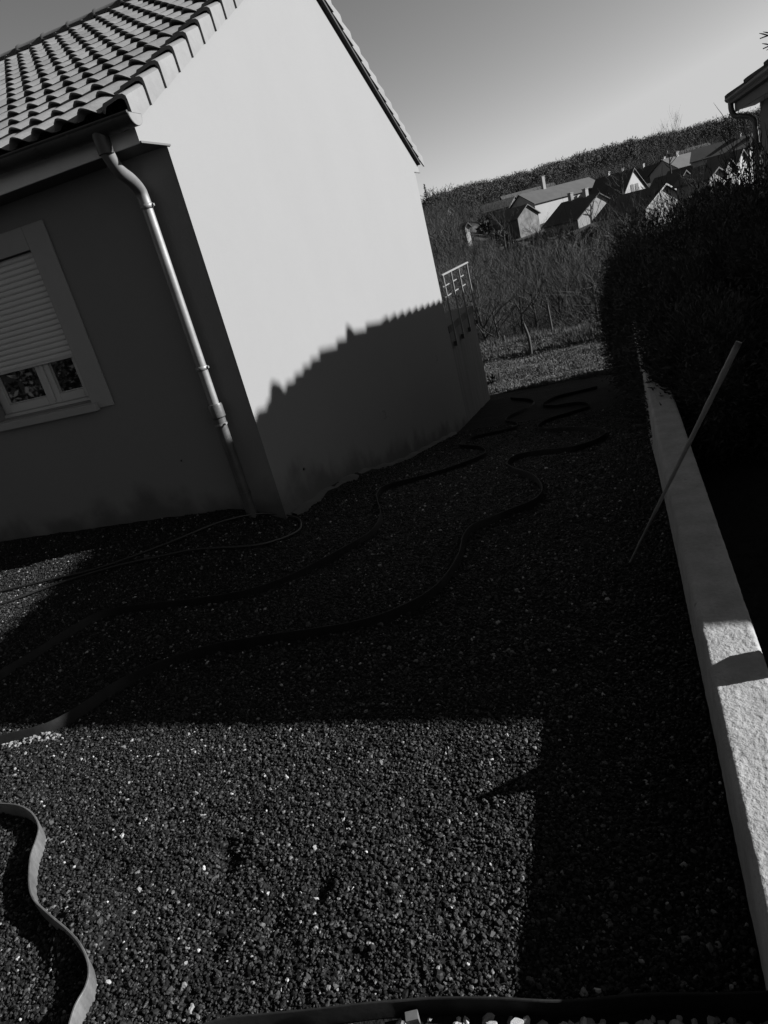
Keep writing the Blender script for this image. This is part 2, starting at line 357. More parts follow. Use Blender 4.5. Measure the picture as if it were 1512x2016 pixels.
# --- verge tiles: lapped L-shaped pieces
def verge(sgn):
    mb = MB()
    for r_ in range(16):
        y0 = -.40 + r_*RY; y1 = y0 + RY + .05
        if y0 > yr-.1: break
        y1 = min(y1, yr+.03)
        def P(x, y, up): return (x, y if sgn > 0 else D-y, ZB + TN*y + up)
        o0, o1 = .035, .006      # the lower end rides over the tile below
        w0, w1 = .072, .055
        sec0 = [(-.13, .10+o0), (-.10, .135+o0), (.02, .150+o0), (w0-.022, .146+o0), (w0-.004, .13+o0), (w0, .105+o0), (w0+.004, .012)]
        sec1 = [(-.13, .10+o1), (-.10, .125+o1), (.02, .135+o1), (w1-.022, .131+o1), (w1-.004, .115+o1), (w1, .09+o1), (w1+.002, .012)]
        V = [P(x, y0, u) for x, u in sec0] + [P(x, y1, u) for x, u in sec1]
        inn = [P(x*.8-.004, y0+.002, u-.022) for x, u in sec0[:-1]] + [P(w0-.016, y0+.002, .014)]
        n = 7; F = [(i, i+n, i+n+1, i+1) if sgn < 0 else (i, i+1, i+n+1, i+n) for i in range(n-1)]
        V += inn; F += [(i, 2*n+i, 2*n+i+1, i+1) for i in range(n-1)]
        # underside of side flange
        V += [P(w0-.016, y0+.002, .014), P(w1-.014, y1, .014)]; F += [(n-1, 2*n-1, 3*n+1, 3*n)]
        mb.add(V, F)
    return mb.build('verge_tiles', M['tile_verge'], house, auto=40)
verge(1); verge(-1)
# dark strip under the back verge and a small fillet under the front verge
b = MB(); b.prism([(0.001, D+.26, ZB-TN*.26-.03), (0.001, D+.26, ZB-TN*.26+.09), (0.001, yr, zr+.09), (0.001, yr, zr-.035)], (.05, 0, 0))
b.build('rake_strip', M['bolt'], house)
b = MB(); b.prism([(0.001, -.26, ZB-TN*.26+.03), (0.001, -.26, ZB-TN*.26+.1), (0.001, yr, zr+.1), (0.001, yr, zr+.03)], (.03, 0, 0))
b.build('verge_fillet', M['tile_verge'], house)
# ridge tiles
rg = MB()
for i in range(25):
    xa = -9.0 + i*.372; xb = min(xa+.385, .06)
    if xa > 0: break
    V = []; n = 8
    for x, rr, up in ((xa, .107, .004), (xa+.03, .107, .004), (xa+.04, .100, 0), (xb, .094, -.004)):
        for k in range(n+1):
            a = math.pi*k/n; V.append((x, yr - rr*1.15*math.cos(a), zr+.115+up + rr*.95*math.sin(a)))
    F = [(j*(n+1)+k, j*(n+1)+k+1, (j+1)*(n+1)+k+1, (j+1)*(n+1)+k) for j in range(3) for k in range(n)]
    F.append(tuple(range(n+1)))
    rg.add(V, F)
rg.build('ridge', M['ridge'], house, auto=50)
# gutter: half round with bead, brackets
gt = MB(); gy_, gz_, gr_ = -.395, 2.735, .072
n = 12; ring = lambda rr: [(gy_ - rr*math.cos(math.pi*k/n), gz_ - rr*math.sin(math.pi*k/n)) for k in range(n+1)]
o_, i_ = ring(gr_), ring(gr_-.004)
x0, x1 = HX0, .085
GS = .022; gl = lambda x: GS*(x1-x)
V = [(x0, y, z+gl(x0)) for y, z in o_]+[(x1, y, z) for y, z in o_]+[(x0, y, z+gl(x0)) for y, z in i_]+[(x1, y, z) for y, z in i_]; m_ = n+1
F = []
for k in range(n): F += [(k, k+1, m_+k+1, m_+k), (2*m_+k, 3*m_+k, 3*m_+k+1, 2*m_+k+1)]
gt.add(V, F); gt.add([(x1, y, z) for y, z in o_], [tuple(range(m_))]); gt.add([(x1-.003, y, z) for y, z in i_], [tuple(range(m_))[::-1]])
gt.tube([(x0, gy_-gr_, gz_+gl(x0)), (x1, gy_-gr_, gz_)], .009, 6)
gut = gt.build('gutter', M['zinc_dull'], house, auto=40)
for xb in (-.04, -.37, -.64, -.95, -1.3, -1.7, -2.1, -2.6, -3.1):
    k = MB(); V = []
    for dx in (-.009, .009):
        V += [(xb+dx, gy_ - (gr_+.003)*math.cos(math.pi*k_/n), gz_ + gl(xb) - (gr_+.003)*math.sin(math.pi*k_/n)) for k_ in range(n+1)]
    k.add(V, [(i, i+1, m_+i+1, m_+i) for i in range(n)]); k.build('gutter_bracket', M['zinc_dull'], gut)
MB().add([(x1+.002, gy_ - (gr_-.006)*math.cos(math.pi*k_/n), gz_-.004 - (gr_-.006)*math.sin(math.pi*k_/n)) for k_ in range(n+1)], [tuple(range(n+1))]).build('end_cap', M['tile_verge'], gut)
# downpipe
pa = catmull([(-.19, -.40, 2.67), (-.195, -.39, 2.60), (-.215, -.30, 2.50), (-.235, -.17, 2.445), (-.25, -.085, 2.38), (-.25, -.072, 2.27)], 5)
dpi = MB(); dpi.tube(pa, .042, 18); dpi.tube([(-.25, -.072, 2.30), (-.245, -.072, .86)], .038, 20)
pipe = dpi.build('downpipe', M['zinc'], house, auto=50)
MB().tube([(-.19, -.40, 2.70), (-.192, -.40, 2.58)], [.052, .047], 18).build('outlet', M['zinc_dull'], pipe, auto=50)
for z in (2.285, 1.17):
    k = MB(); k.tube([(-.2485, -.072, z-.016), (-.2485, -.072, z-.011), (-.2485, -.072, z+.011), (-.2485, -.072, z+.016)], [.041, .0465, .0465, .041], 20)
    k.box(-.215, -.19, -.08, -.064, z-.008, z+.008); k.box(-.254, -.242, -.04, 0, z-.006, z+.006); k.build('pipe_clip', M['zinc'], pipe, auto=50)
MB().tube([(-.245, -.072, .90), (-.245, -.072, .885), (-.245, -.072, .80), (-.245, -.072, .79), (-.245, -.072, .74)], [.052, .056, .056, .047, .047], 20).build('pipe_socket', M['castiron'], pipe, auto=40)
MB().tube([(-.245, -.072, .745), (-.24, -.072, -.1)], .043, 20).build('cast_pipe', M['castiron'], pipe, auto=50)
MB().tube([(-.245, -.072, .735), (-.245, -.072, .75)], .050, 20).tube([(-.21, -.10, .742), (-.185, -.10, .742)], .008, 8).build('pipe_clip', M['zinc'], pipe, auto=50)
MB().tube([(-.24, -.072, .175), (-.24, -.072, .19)], .0465, 20).build('pipe_clip', M['castiron'], pipe, auto=50)
# window
win = MB()
for (a, b_, c, d_) in ((WX[1]-.002, WX[1]+.20, WZ[0]-.06, WZ[1]+.16), (WX[0]-.20, WX[0]+.002, WZ[0]-.06, WZ[1]+.16)):
    win.box(a, b_, -.014, -.001, c, d_)
win.box(WX[0]+.004, WX[1]-.004, -.014, -.001, WZ[1]-.002, WZ[1]+.16)
surround = win.build('window_surround', M['trim'], house, bevel=.004)
sil = MB(); sil.prism([(WX[0]-.05, -.05, WZ[0]-.075), (WX[0]-.05, -.05, WZ[0]-.015), (WX[0]-.05, dp-.02, WZ[0]+.012), (WX[0]-.05, dp-.02, WZ[0]-.075)], (WX[1]-WX[0]+.10, 0, 0))
sil.build('sill', M['trim'], surround, bevel=.004)
wf = MB(); yf = .085
fx0, fx1, fz0, fz1 = WX[0]+.003, WX[1]-.003, WZ[0]+.012, WZ[1]-.003
def frame(mb, a, b_, c, d_, w, y0, y1):
    mb.box(a, a+w, y0, y1, c, d_); mb.box(b_-w, b_, y0, y1, c, d_); mb.box(a+w+.0005, b_-w-.0005, y0, y1, c, c+w); mb.box(a+w+.0005, b_-w-.0005, y0, y1, d_-w, d_)
frame(wf, fx0, fx1, fz0, fz1, .035, yf, yf+.05)
win_frame = wf.build('window_frame', M['pvc'], house, bevel=.003)
mid = -1.775
for (a, b_) in ((fx0+.028, mid-.002), (mid+.002, fx1-.028)):
    s_ = MB(); frame(s_, a, b_, fz0+.028, fz1-.028, .068, yf-.016, yf+.03)
    frame(s_, a+.069, b_-.069, fz0+.097, fz1-.097, .010, yf+.000, yf+.026)
    s_.build('sash', M['pvc'], win_frame, bevel=.004)
    MB().box(a+.06, b_-.06, yf+.008, yf+.014, fz0+.09, fz1-.09).build('pane', M['glass'], win_frame)
MB().box(mid-.018, mid+.018, yf-.026, yf-.0165, fz0+.05, fz1-.05).build('meeting_bead', M['pvc'], win_frame, bevel=.003)
MB().box(fx0, fx1, yf-.02, yf-.002, fz0-.004, fz0+.022).build('weather_bar', M['pvc'], win_frame, bevel=.003)
sh = MB(); z = 1.475; ys_ = .045
while z < WZ[1]-.012:
    z1 = z+.0415; V = []
    for x in (WX[0]+.004, WX[1]-.004):
        for (dy, zz) in ((.004, z), (-.001, z+.004), (-.0045, z+.014), (-.0045, z+.028), (-.001, z+.0375), (.006, z+.040), (.006, z1+.0005)): V.append((x, ys_+dy, zz))
    sh.add(V, [(i, i+7, i+8, i+1) for i in range(6)])
    x = WX[0]+.03
    while x < WX[1]-.03: sh.add([(x, ys_+.0055, z+.0395), (x+.012, ys_+.0055, z+.0395), (x+.012, ys_+.0055, z+.0412), (x, ys_+.0055, z+.0412)], [(0, 1, 2, 3)]); x += .026
    z = z1
sh.build('roller_shutter', M['slat'], house)
MB().box(WX[0]+.004, WX[1]-.004, ys_-.006, ys_+.008, 1.462, 1.477).build('shutter_bar', M['pvc'], house, bevel=.002)
for z0_ in (0,):
    MB().box(WX[1]-.0035, WX[1]-.001, ys_-.014, ys_+.03, WZ[0]+.02, WZ[1]-.002).build('shutter_guide', M['pvc'], house)
# bolts and dark spots on the walls
MB().tube([(-.0, .52, .12), (.012, .52, .12)], .012, 8).build('wall_plug', M['bolt'], house)
MB().tube([(-.75, .0, .50), (-.75, -.006, .50)], .007, 8).build('wall_plug', M['bolt'], house)
for (y, z) in ((2.79, -.07), (5.64, -.02)):
    k = MB(); k.tube([(.0, y, z+.05), (.03, y, z+.05), (.03, y, z-.03), (.0, y, z-.04)], .0035, 6); k.build('wall_hook', M['metal_rail'], house)
# uneven pale foot strip of poured concrete along the gable
ft = MB(); pts = []
for i in range(41):
    y = .1 + i*.145; zt = float(gz(.05, y))+.015+.012*math.sin(i*1.7); w = .045+.02*math.sin(i*.9)+.015*math.sin(i*2.3)
    pts.append((y, zt, max(w, .015)))
V = []
for y, zt, w in pts: V += [(.001, y, zt+.022), (w, y, zt), (w+.01, y, zt-.2)]
ft.add(V, [(i*3+j, i*3+j+1, i*3+j+4, i*3+j+3) for i in range(40) for j in range(2)]); ft.build('footing', M['concrete_dark'], house, smooth=True)
# terrace
TY = 9.3
tr = MB(); tr.box(-4.0, -.004, D+.001, TY, -3.2, .14); tr.build('terrace_base', M['render_dull'], house)
MB().box(-4.0, .012, D+.002, TY+.02, .141, .255).build('terrace_slab', M['concrete_dark'], house)
rl = MB(); rl.box(.035, .075, 6.96, 9.38, 1.035, 1.062); rail = rl.build('railing', M['metal_rail'], house, bevel=.004)
for y in (7.06, 7.72, 8.42, 9.28):
    p = MB(); p.box(.04, .066, y-.016, y+.016, -.02, 1.034); p.build('baluster_post', M['metal_rail'], rail, bevel=.003)
    MB().box(.013, .066, y-.035, y+.035, -.10, -.021).build('mounting_plate', M['castiron'], rail)
    if y < 9:
        for z0_, z1_ in ((.865, .881), (.700, .716)): MB().box(.046, .058, y+.017, y+.36, z0_, z1_).build('railing_bar', M['metal_rail'], rail)
for z0_, z1_ in ((.865, .881), (.700, .716)): MB().box(.046, .058, 6.92, 7.0, z0_, z1_).build('railing_bar', M['metal_rail'], rail)

# ------------------------------------------------------------------ retaining wall
wy = np.concatenate([np.arange(-6, -3.6, .03), np.arange(-3.6, -.5, .0065), np.arange(-.5, 9, .05)])
WL, WR, WT = 2.751, 2.910, .25
prof_n = 26
us = np.linspace(0, 1, prof_n)
sec = [(WL-.004, -.55), (WL-.003, -.1), (WL, -.016), (WL+.005, -.005)] + [(WL+.012+(WR-WL-.024)*u_, 0.0) for u_ in us] + [(WR-.005, -.005), (WR, -.016), (WR+.002, -.6)]
SX = np.array([s_[0] for s_ in sec]); SZ = np.array([s_[1] for s_ in sec])
X = np.repeat(SX[None], len(wy), 0); Y = np.repeat(wy[:, None], len(sec), 1); Z = np.repeat(SZ[None], len(wy), 0)+WT
Z = Z.copy(); fine = (np.abs(SZ) < .02)[None]*1.0
nz = vnoise(X, Y, 75, 1.0)*.0022 + vnoise(X, Y, 160, 5.0)*.0016 + vnoise(X, Y, 22, 5.0)*.0014
Z = Z + nz*fine
X = X + vnoise(X, Y, 30, 8.0)*.0015
Z[:, 0] = np.minimum(gz(np.full(len(wy), 2.7), wy)-.3, -.3); Z[:, -1] = np.minimum(gz(np.full(len(wy), 3.0), wy)-.3, -.3)
nx_ = len(sec); ii = (np.arange(len(wy)-1)[:, None]*nx_+np.arange(nx_-1)[None]).ravel()
rw = np_mesh('retaining_wall', np.stack([X, Y, Z], -1).reshape(-1, 3), np.stack([ii, ii+1, ii+nx_+1, ii+nx_], -1), M['coping'], smooth=True)
tag(rw, 'low rendered boundary wall with a rough pale top running from the foreground under the hedge', 'wall')

# ------------------------------------------------------------------ neighbour house (hipped)
nb = empty('neighbour_house', (5.45, -.5, 0)); tag(nb, 'shaded hip roofed house at the right edge with a swan neck drainpipe', 'house')
def loc(p, o=(5.45, -.5, 0)): return (p[0]-o[0], p[1]-o[1], p[2]-o[2])
ex0, ex1, ey0, ey1, ez = 5.0, 15.72, -.96, 11.7, 2.62; pit = .538; run = 5.36
MB().box(0, 9.8, 0, 11.75, -4, 2.50).build('wall', M['n_wall'], nb)
A, B, C_, D_ = (ex0, ey0, ez), (ex1, ey0, ez), (ex1, ey1, ez), (ex0, ey1, ez)
R1 = ((ex0+ex1)/2, ey0+run, ez+pit*run); R2 = ((ex0+ex1)/2, ey1-run, ez+pit*run)
nr = MB(); L_ = [loc(p) for p in (A, B, C_, D_, R1, R2)]; a, b_, c_, d_, e_, f_ = L_
nr.add(L_, [(0, 1, 4), (1, 2, 5, 4), (2, 3, 5), (3, 0, 4, 5)])
dn = lambda p: (p[0], p[1], p[2]-.07)
nr.add([a, b_, c_, d_, dn(a), dn(b_), dn(c_), dn(d_)], [(0, 4, 5, 1), (1, 5, 6, 2), (2, 6, 7, 3), (3, 7, 4, 0), (4, 7, 6, 5)])
nroof = nr.build('roof', M['n_roof'], nb)
# tile courses on the two slopes that can be glimpsed
tc_ = MB()
for k in range(17):
    o = .03 + k*.31
    if o > run-.2: break
    zz = ez+pit*o
    tc_.prism([loc((ex0+o, ey0+o, zz-.0)), loc((ex0+o, ey0+o, zz+.045)), loc((ex0+o+.29, ey0+o+.29, zz+pit*.29+.012)), loc((ex0+o+.29, ey0+o+.29, zz+pit*.29-.01))], (0, ey1-ey0-2*o-.3, 0))
tc_.build('tile_courses', M['n_roof'], nroof)
def hipcaps(P0, P1, seg, r0, spike=True):
    mb = MB(); P0, P1 = np.array(P0), np.array(P1); n = int(np.linalg.norm(P1-P0)/seg); t = (P1-P0)/n
    for i in range(n):
        a_ = P0+t*i; b2 = P0+t*(i+1.12)
        up_ = np.array([0, 0, .035])
        mb.tube([loc(a_+up_*1.25), loc(a_+t*.12+up_*1.2), loc(b2+up_*.3)], [r0, r0, r0*.72], 8)
    return mb
hc = hipcaps(A, R1, .42, .075); hc.build('hip_tiles', M['n_roof'], nb)
hc = hipcaps(D_, R2, .42, .075); hc.build('hip_tiles', M['n_roof'], nb)
hc = hipcaps(R1, R2, .40, .085); hc.build('ridge_tiles', M['n_roof'], nb)
for vp in ((ex0+3.9, ey0+3.9, ez+pit*3.9), (R1[0], 5.3, R1[2])):
    MB().tube([loc((vp[0], vp[1], vp[2]-.02)), loc((vp[0], vp[1], vp[2]+.12)), loc((vp[0], vp[1]-.02, vp[2]+.20))], [.20, .13, .04], 8).build('vent_tile', M['n_roof'], nb)
hc = hipcaps(B, R1, .42, .075); hc.build('hip_tiles', M['n_roof'], nb)
gtn = MB()
for rr, s1 in ((.075, 1), (.068, -1)):
    V = []; n = 8
    for y in (ey0-.05, ey1+.06):
        for k in range(n+1): V.append(loc((ex0+.03 - rr*math.cos(math.pi*k/n), y, ez+.04-rr*math.sin(math.pi*k/n))))
    gtn.add(V, [(k, k+1, n+2+k, n+1+k) for k in range(n)])
    if s1 == 1: gtn.add(V[n+1:], [tuple(range(n+1))])
ng = gtn.build('gutter', M['castiron'], nb, smooth=False)
MB().box(ex0+.112-5.45, ex0+.135-5.45, ey0+.5, ey1+.5, ez-.22, ez-.072).build('fascia', M['n_wall'], nb)
MB().box(ex0+.14-5.45, -.002, ey0+.5, ey1+.5-.01, ez-.20, ez-.17).build('soffit', M['fascia'], nb)
sw = catmull([loc((ex0+.03, 11.55, ez-.02)), loc((ex0+.03, 11.55, ez-.16)), loc((ex0+.08, 11.55, ez-.28)), loc((ex0+.20, 11.5, ez-.33)), loc((5.34, 11.45, ez-.40)), loc((5.39, 11.42, ez-.60)), loc((5.39, 11.42, 1.0))], 6)
sw += [np.array(loc((5.39, 11.42, -1.8)))]
MB().tube(sw, .048, 12).build('downpipe', M['castiron'], nb, auto=50)

# ------------------------------------------------------------------ edgings, hose, pole, small things
def edging(pix, h, label, thick=.007, n=6, tail=None, m='edging_shaded'):
    P = [to_ground(a, b_, h) for a, b_ in pix]; P = [(p[0], p[1], 0) for p in P]
    if tail: P = tail[0]+P+tail[1]
    C = catmull(P, n); mb = MB(); V = []
    for i, p in enumerate(C):
        t = C[min(i+1, len(C)-1)]-C[max(i-1, 0)]; t /= np.linalg.norm(t)+1e-9; nn = np.array([-t[1], t[0], 0])*thick*.5
        g_ = float(gz(p[0], p[1])); hh = h + .003*math.sin(i*.37)
        lean = .10*math.sin(i*.11)*h
        for sg, zz, ll in ((1, g_-.06, 0), (1, g_+hh-.001, lean), (.5, g_+hh+.001, lean), (-.5, g_+hh+.001, lean), (-1, g_+hh-.001, lean), (-1, g_-.06, 0)):
            V.append((p[0]+nn[0]*sg+nn[0]/(thick*.5)*ll, p[1]+nn[1]*sg+nn[1]/(thick*.5)*ll, zz))
    F = [(i*6+j, i*6+j+1, (i+1)*6+j+1, (i+1)*6+j) for i in range(len(C)-1) for j in range(5)]
    F += [(0, 1, 2, 3, 4, 5), tuple((len(C)-1)*6+j for j in (5, 4, 3, 2, 1, 0))]
    mb.add(V, F); o = mb.build('lawn_edging', M[m], auto=40)
    tag(o, label, 'garden edging', 'flexible edging strips laid in curves on the gravel')
    return C
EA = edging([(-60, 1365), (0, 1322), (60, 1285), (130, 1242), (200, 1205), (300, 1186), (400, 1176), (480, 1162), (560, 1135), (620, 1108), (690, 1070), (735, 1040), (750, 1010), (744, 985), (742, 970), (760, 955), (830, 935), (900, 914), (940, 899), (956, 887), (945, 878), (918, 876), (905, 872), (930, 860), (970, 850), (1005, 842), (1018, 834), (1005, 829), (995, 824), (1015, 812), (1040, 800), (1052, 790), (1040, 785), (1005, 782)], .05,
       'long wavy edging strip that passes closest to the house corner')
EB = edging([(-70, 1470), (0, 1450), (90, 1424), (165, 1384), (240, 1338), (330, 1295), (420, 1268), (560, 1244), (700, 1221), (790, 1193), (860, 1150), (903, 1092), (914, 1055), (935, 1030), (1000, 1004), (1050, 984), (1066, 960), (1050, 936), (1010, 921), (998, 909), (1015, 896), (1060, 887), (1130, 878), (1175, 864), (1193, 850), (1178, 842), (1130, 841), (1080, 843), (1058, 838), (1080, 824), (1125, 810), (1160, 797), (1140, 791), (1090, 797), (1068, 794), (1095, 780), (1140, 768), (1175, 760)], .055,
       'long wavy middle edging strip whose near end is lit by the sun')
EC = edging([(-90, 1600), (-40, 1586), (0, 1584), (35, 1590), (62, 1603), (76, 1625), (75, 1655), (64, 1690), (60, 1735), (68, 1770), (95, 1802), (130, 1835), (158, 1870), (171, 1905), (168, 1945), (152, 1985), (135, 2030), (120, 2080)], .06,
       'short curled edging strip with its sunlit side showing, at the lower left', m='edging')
ED = edging([(330, 2050), (430, 2012), (520, 2002), (640, 1992), (760, 1976), (850, 1968), (950, 1966), (1070, 1966), (1160, 1966), (1260, 1963), (1400, 1959), (1520, 1957), (1600, 1957)], .055,
       'nearly straight edging strip across the bottom, in front of pale chips')
hp = [(-60, 1178), (0, 1163), (100, 1140), (200, 1115), (330, 1067), (430, 1027), (500, 1011), (545, 1010), (580, 1017), (592, 1028), (585, 1045), (545, 1062), (480, 1074), (350, 1086), (230, 1112), (120, 1145), (0, 1188), (-60, 1203)]
H_ = catmull([np.array([p[0], p[1], 0]) for p in [to_ground(a, b_, .03) for a, b_ in hp]], 8)
for p in H_: p[2] = float(gz(p[0], p[1]))+.022
tag(MB().tube(H_, .009, 8).build('garden_hose', M['hose'], smooth=True), 'thin dark hose lying in a long loop on the gravel below the shuttered window', 'hose')
# bamboo pole leaning on the boundary wall
B0 = np.array([2.525, -1.10, -.20]); B1 = np.array([3.11, -1.14, .87])
ct = on(1311, 964, 2, .262); tgt = ray(1455, 673)
d_ = ct-B0; Am = np.array([d_, -tgt]).T; s_, t_ = np.linalg.lstsq(Am, CAM-B0, rcond=None)[0]; B1 = CAM + t_*tgt
B0 = to_ground(1238, 1112, .0)
bp_ = []; rs = []
for i in range(33):
    t = i/32; bp_.append(B0+(B1-B0)*t+np.array([0, 0, .0])); rs.append(.0045+.0085*t + (.0012 if i in (4, 9, 14, 19, 24, 28) else 0))
pb = MB(); pb.tube(bp_, rs, 12); po = pb.build('bamboo_pole', M['bamboo'], smooth=True)
tag(po, 'thin pale bamboo cane leaning over the boundary wall with its foot in the gravel', 'pole')
# pointed stake standing behind the wall just outside the picture
st = MB(); sx, sy = 3.06, -2.59; st.prism([(sx, sy-.062, -.2), (sx+.05, sy-.062, -.2), (sx+.05, sy+.062, -.2), (sx, sy+.062, -.2)], (0, 0, .56))
st.add([(sx, sy-.062, .36), (sx+.05, sy-.062, .36), (sx+.05, sy+.062, .36), (sx, sy+.062, .36), (sx+.025, sy-.055, .485)], [(0, 1, 4), (1, 2, 4), (2, 3, 4), (3, 0, 4)])
tag(st.build('wooden_stake', M['wood_dark']), 'pointed wooden stake standing beside the boundary wall', 'stake')
pw = on(812, 2004, 2, .02)
k = MB(); k.box(-.015, .015, -.010, .010, -.03, .012); o = k.build('wood_offcut', M['fallen'], bevel=.001); o.location = pw; o.rotation_euler = (.15, 0, .35)
tag(o, 'small square pale offcut lying against the bottom edging strip', 'offcut')

# ------------------------------------------------------------------ gravel (geometry nodes)
def scatter(name, pts, scl, m, label, cat, flat=.7, seed=0):
    me = bpy.data.meshes.new(name); me.vertices.add(len(pts)); me.vertices.foreach_set('co', np.asarray(pts, np.float32).ravel())
    at = me.attributes.new('psize', 'FLOAT', 'POINT'); at.data.foreach_set('value', np.asarray(scl, np.float32)); me.update()
    o = bpy.data.objects.new(name, me); COL.objects.link(o); me.materials.append(m)
    ng = bpy.data.node_groups.new(name, 'GeometryNodeTree'); ng.interface.new_socket('Geometry', in_out='INPUT', socket_type='NodeSocketGeometry')
    ng.interface.new_socket('Geometry', in_out='OUTPUT', socket_type='NodeSocketGeometry'); N = ng.nodes; L = ng.links
    gi = N.new('NodeGroupInput'); go = N.new('NodeGroupOutput'); ip = N.new('GeometryNodeInstanceOnPoints')
    g2 = N.new('GeometryNodeGeometryToInstance')
    for v in range(6):
        ico = N.new('GeometryNodeMeshIcoSphere'); ico.inputs['Radius'].default_value = 1; ico.inputs['Subdivisions'].default_value = 2 if v < 2 else 1
        sp = N.new('GeometryNodeSetPosition'); ps = N.new('GeometryNodeInputPosition'); nz_ = N.new('ShaderNodeTexNoise'); nz_.noise_dimensions = '4D'
        nz_.inputs['W'].default_value = v*3.7+seed; nz_.inputs['Scale'].default_value = .8
        sub = N.new('ShaderNodeVectorMath'); sub.operation = 'SUBTRACT'; sub.inputs[1].default_value = (.5, .5, .5)
        sc_ = N.new('ShaderNodeVectorMath'); sc_.operation = 'SCALE'; sc_.inputs['Scale'].default_value = 1.9
        sq = N.new('ShaderNodeVectorMath'); sq.operation = 'MULTIPLY_ADD'; sq.inputs[1].default_value = ((-.05+.1*(v % 3)), -.25+.12*(v % 2), flat-1)
        L.new(ps.outputs[0], nz_.inputs['Vector']); L.new(nz_.outputs['Color'], sub.inputs[0]); L.new(sub.outputs[0], sc_.inputs[0])
        L.new(ps.outputs[0], sq.inputs[0]); L.new(sc_.outputs[0], sq.inputs[2])
        L.new(ico.outputs[0], sp.inputs['Geometry']); L.new(sq.outputs[0], sp.inputs['Offset'])
        sm = N.new('GeometryNodeSetMaterial'); sm.inputs['Material'].default_value = m; L.new(sp.outputs[0], sm.inputs['Geometry'])
        L.new(sm.outputs[0], g2.inputs[0])
    rv = N.new('FunctionNodeRandomValue'); rv.data_type = 'FLOAT_VECTOR'; rv.inputs[0].default_value = (-.6, -.6, 0); rv.inputs[1].default_value = (.6, .6, 6.28)
    L.new(rv.outputs[0], ip.inputs['Rotation'])
    na = N.new('GeometryNodeInputNamedAttribute'); na.data_type = 'FLOAT'; na.inputs['Name'].default_value = 'psize'; L.new(na.outputs[0], ip.inputs['Scale'])
    L.new(gi.outputs[0], ip.inputs['Points']); L.new(g2.outputs[0], ip.inputs['Instance']); ip.inputs['Pick Instance'].default_value = True
    L.new(ip.outputs[0], go.inputs[0])
    md = o.modifiers.new('scatter', 'NODES'); md.node_group = ng
    tag(o, label, cat, kind='stuff'); return o
def sample(x0, x1, y0, y1, dens):
    n = int((x1-x0)*(y1-y0)*dens); x = rng.uniform(x0, x1, n); y = rng.uniform(y0, y1, n); return x, y
XS = []; YS = []; SC = []
edc = np.array([[p[0], p[1]] for p in ED])
for (x0, x1, y0, y1, de, r0) in ((.2, 2.74, -3.75, -2.3, 23000, .0053), (-1.6, .2, -3.75, -2.3, 17000, .0055), (-2.2, 2.74, -2.3, -1.0, 12000, .0062), (-3.4, -1.2, -2.3, -.02, 8500, .0066),
                                (-1.2, 2.74, -1.0, .0, 9000, .0068), (.06, 2.74, 0, 2.5, 4500, .008), (.06, 2.74, 2.5, 6, 900, .010)):
    x, y = sample(x0, x1, y0, y1, de); XS.append(x); YS.append(y)
    s_ = r0*np.clip(rng.lognormal(-.16, .36, len(x)), .4, 2.1); s_[rng.random(len(x)) < .012] *= 1.6; SC.append(s_)
X = np.concatenate(XS); Y = np.concatenate(YS); Sx = np.concatenate(SC)
bound = np.interp(X, edc[:, 0], edc[:, 1]) if edc[0, 0] < edc[-1, 0] else np.interp(X, edc[::-1, 0], edc[::-1, 1])
keep = (Y > bound+.012) & ~((X < .03) & (Y > -.01))
X, Y, Sx = X[keep], Y[keep], Sx[keep]
Z = yz(X, Y) + rng.uniform(-.002, .006, len(X))
scatter('gravel', np.stack([X, Y, Z], -1), Sx, M['pebble'], 'dark crushed gravel covering the yard between the house and the boundary wall', 'gravel')
print('pebbles', len(X))
x, y = sample(.3, 2.9, -4.3, -3.4, 2300); bd = np.interp(x, edc[:, 0], edc[:, 1]) if edc[0, 0] < edc[-1, 0] else np.interp(x, edc[::-1, 0], edc[::-1, 1])
k_ = y < bound.mean()*0 + bd-.02; x, y = x[k_], y[k_]
scatter('stone_chips', np.stack([x, y, yz(x, y)+rng.uniform(-.004, .01, len(x))], -1), .011*np.clip(rng.lognormal(0, .35, len(x)), .5, 2), M['chip'], 'pale broken stone chips in front of the bottom edging strip', 'stone chips', flat=.5, seed=40)
pc = [to_ground(a, b_) for a, b_ in ((0, 1468), (30, 1464), (60, 1460), (90, 1450))]
x = np.concatenate([rng.normal(p[0], .05, 26) for p in pc]); y = np.concatenate([rng.normal(p[1]-.0, .012, 26) for p in pc])
scatter('white_pebbles', np.stack([x, y, yz(x, y)+.006], -1), .008*np.clip(rng.lognormal(0, .3, len(x)), .5, 2), M['chip2'], 'small row of white pebbles under the sunlit end of the middle edging', 'pebbles', seed=80)

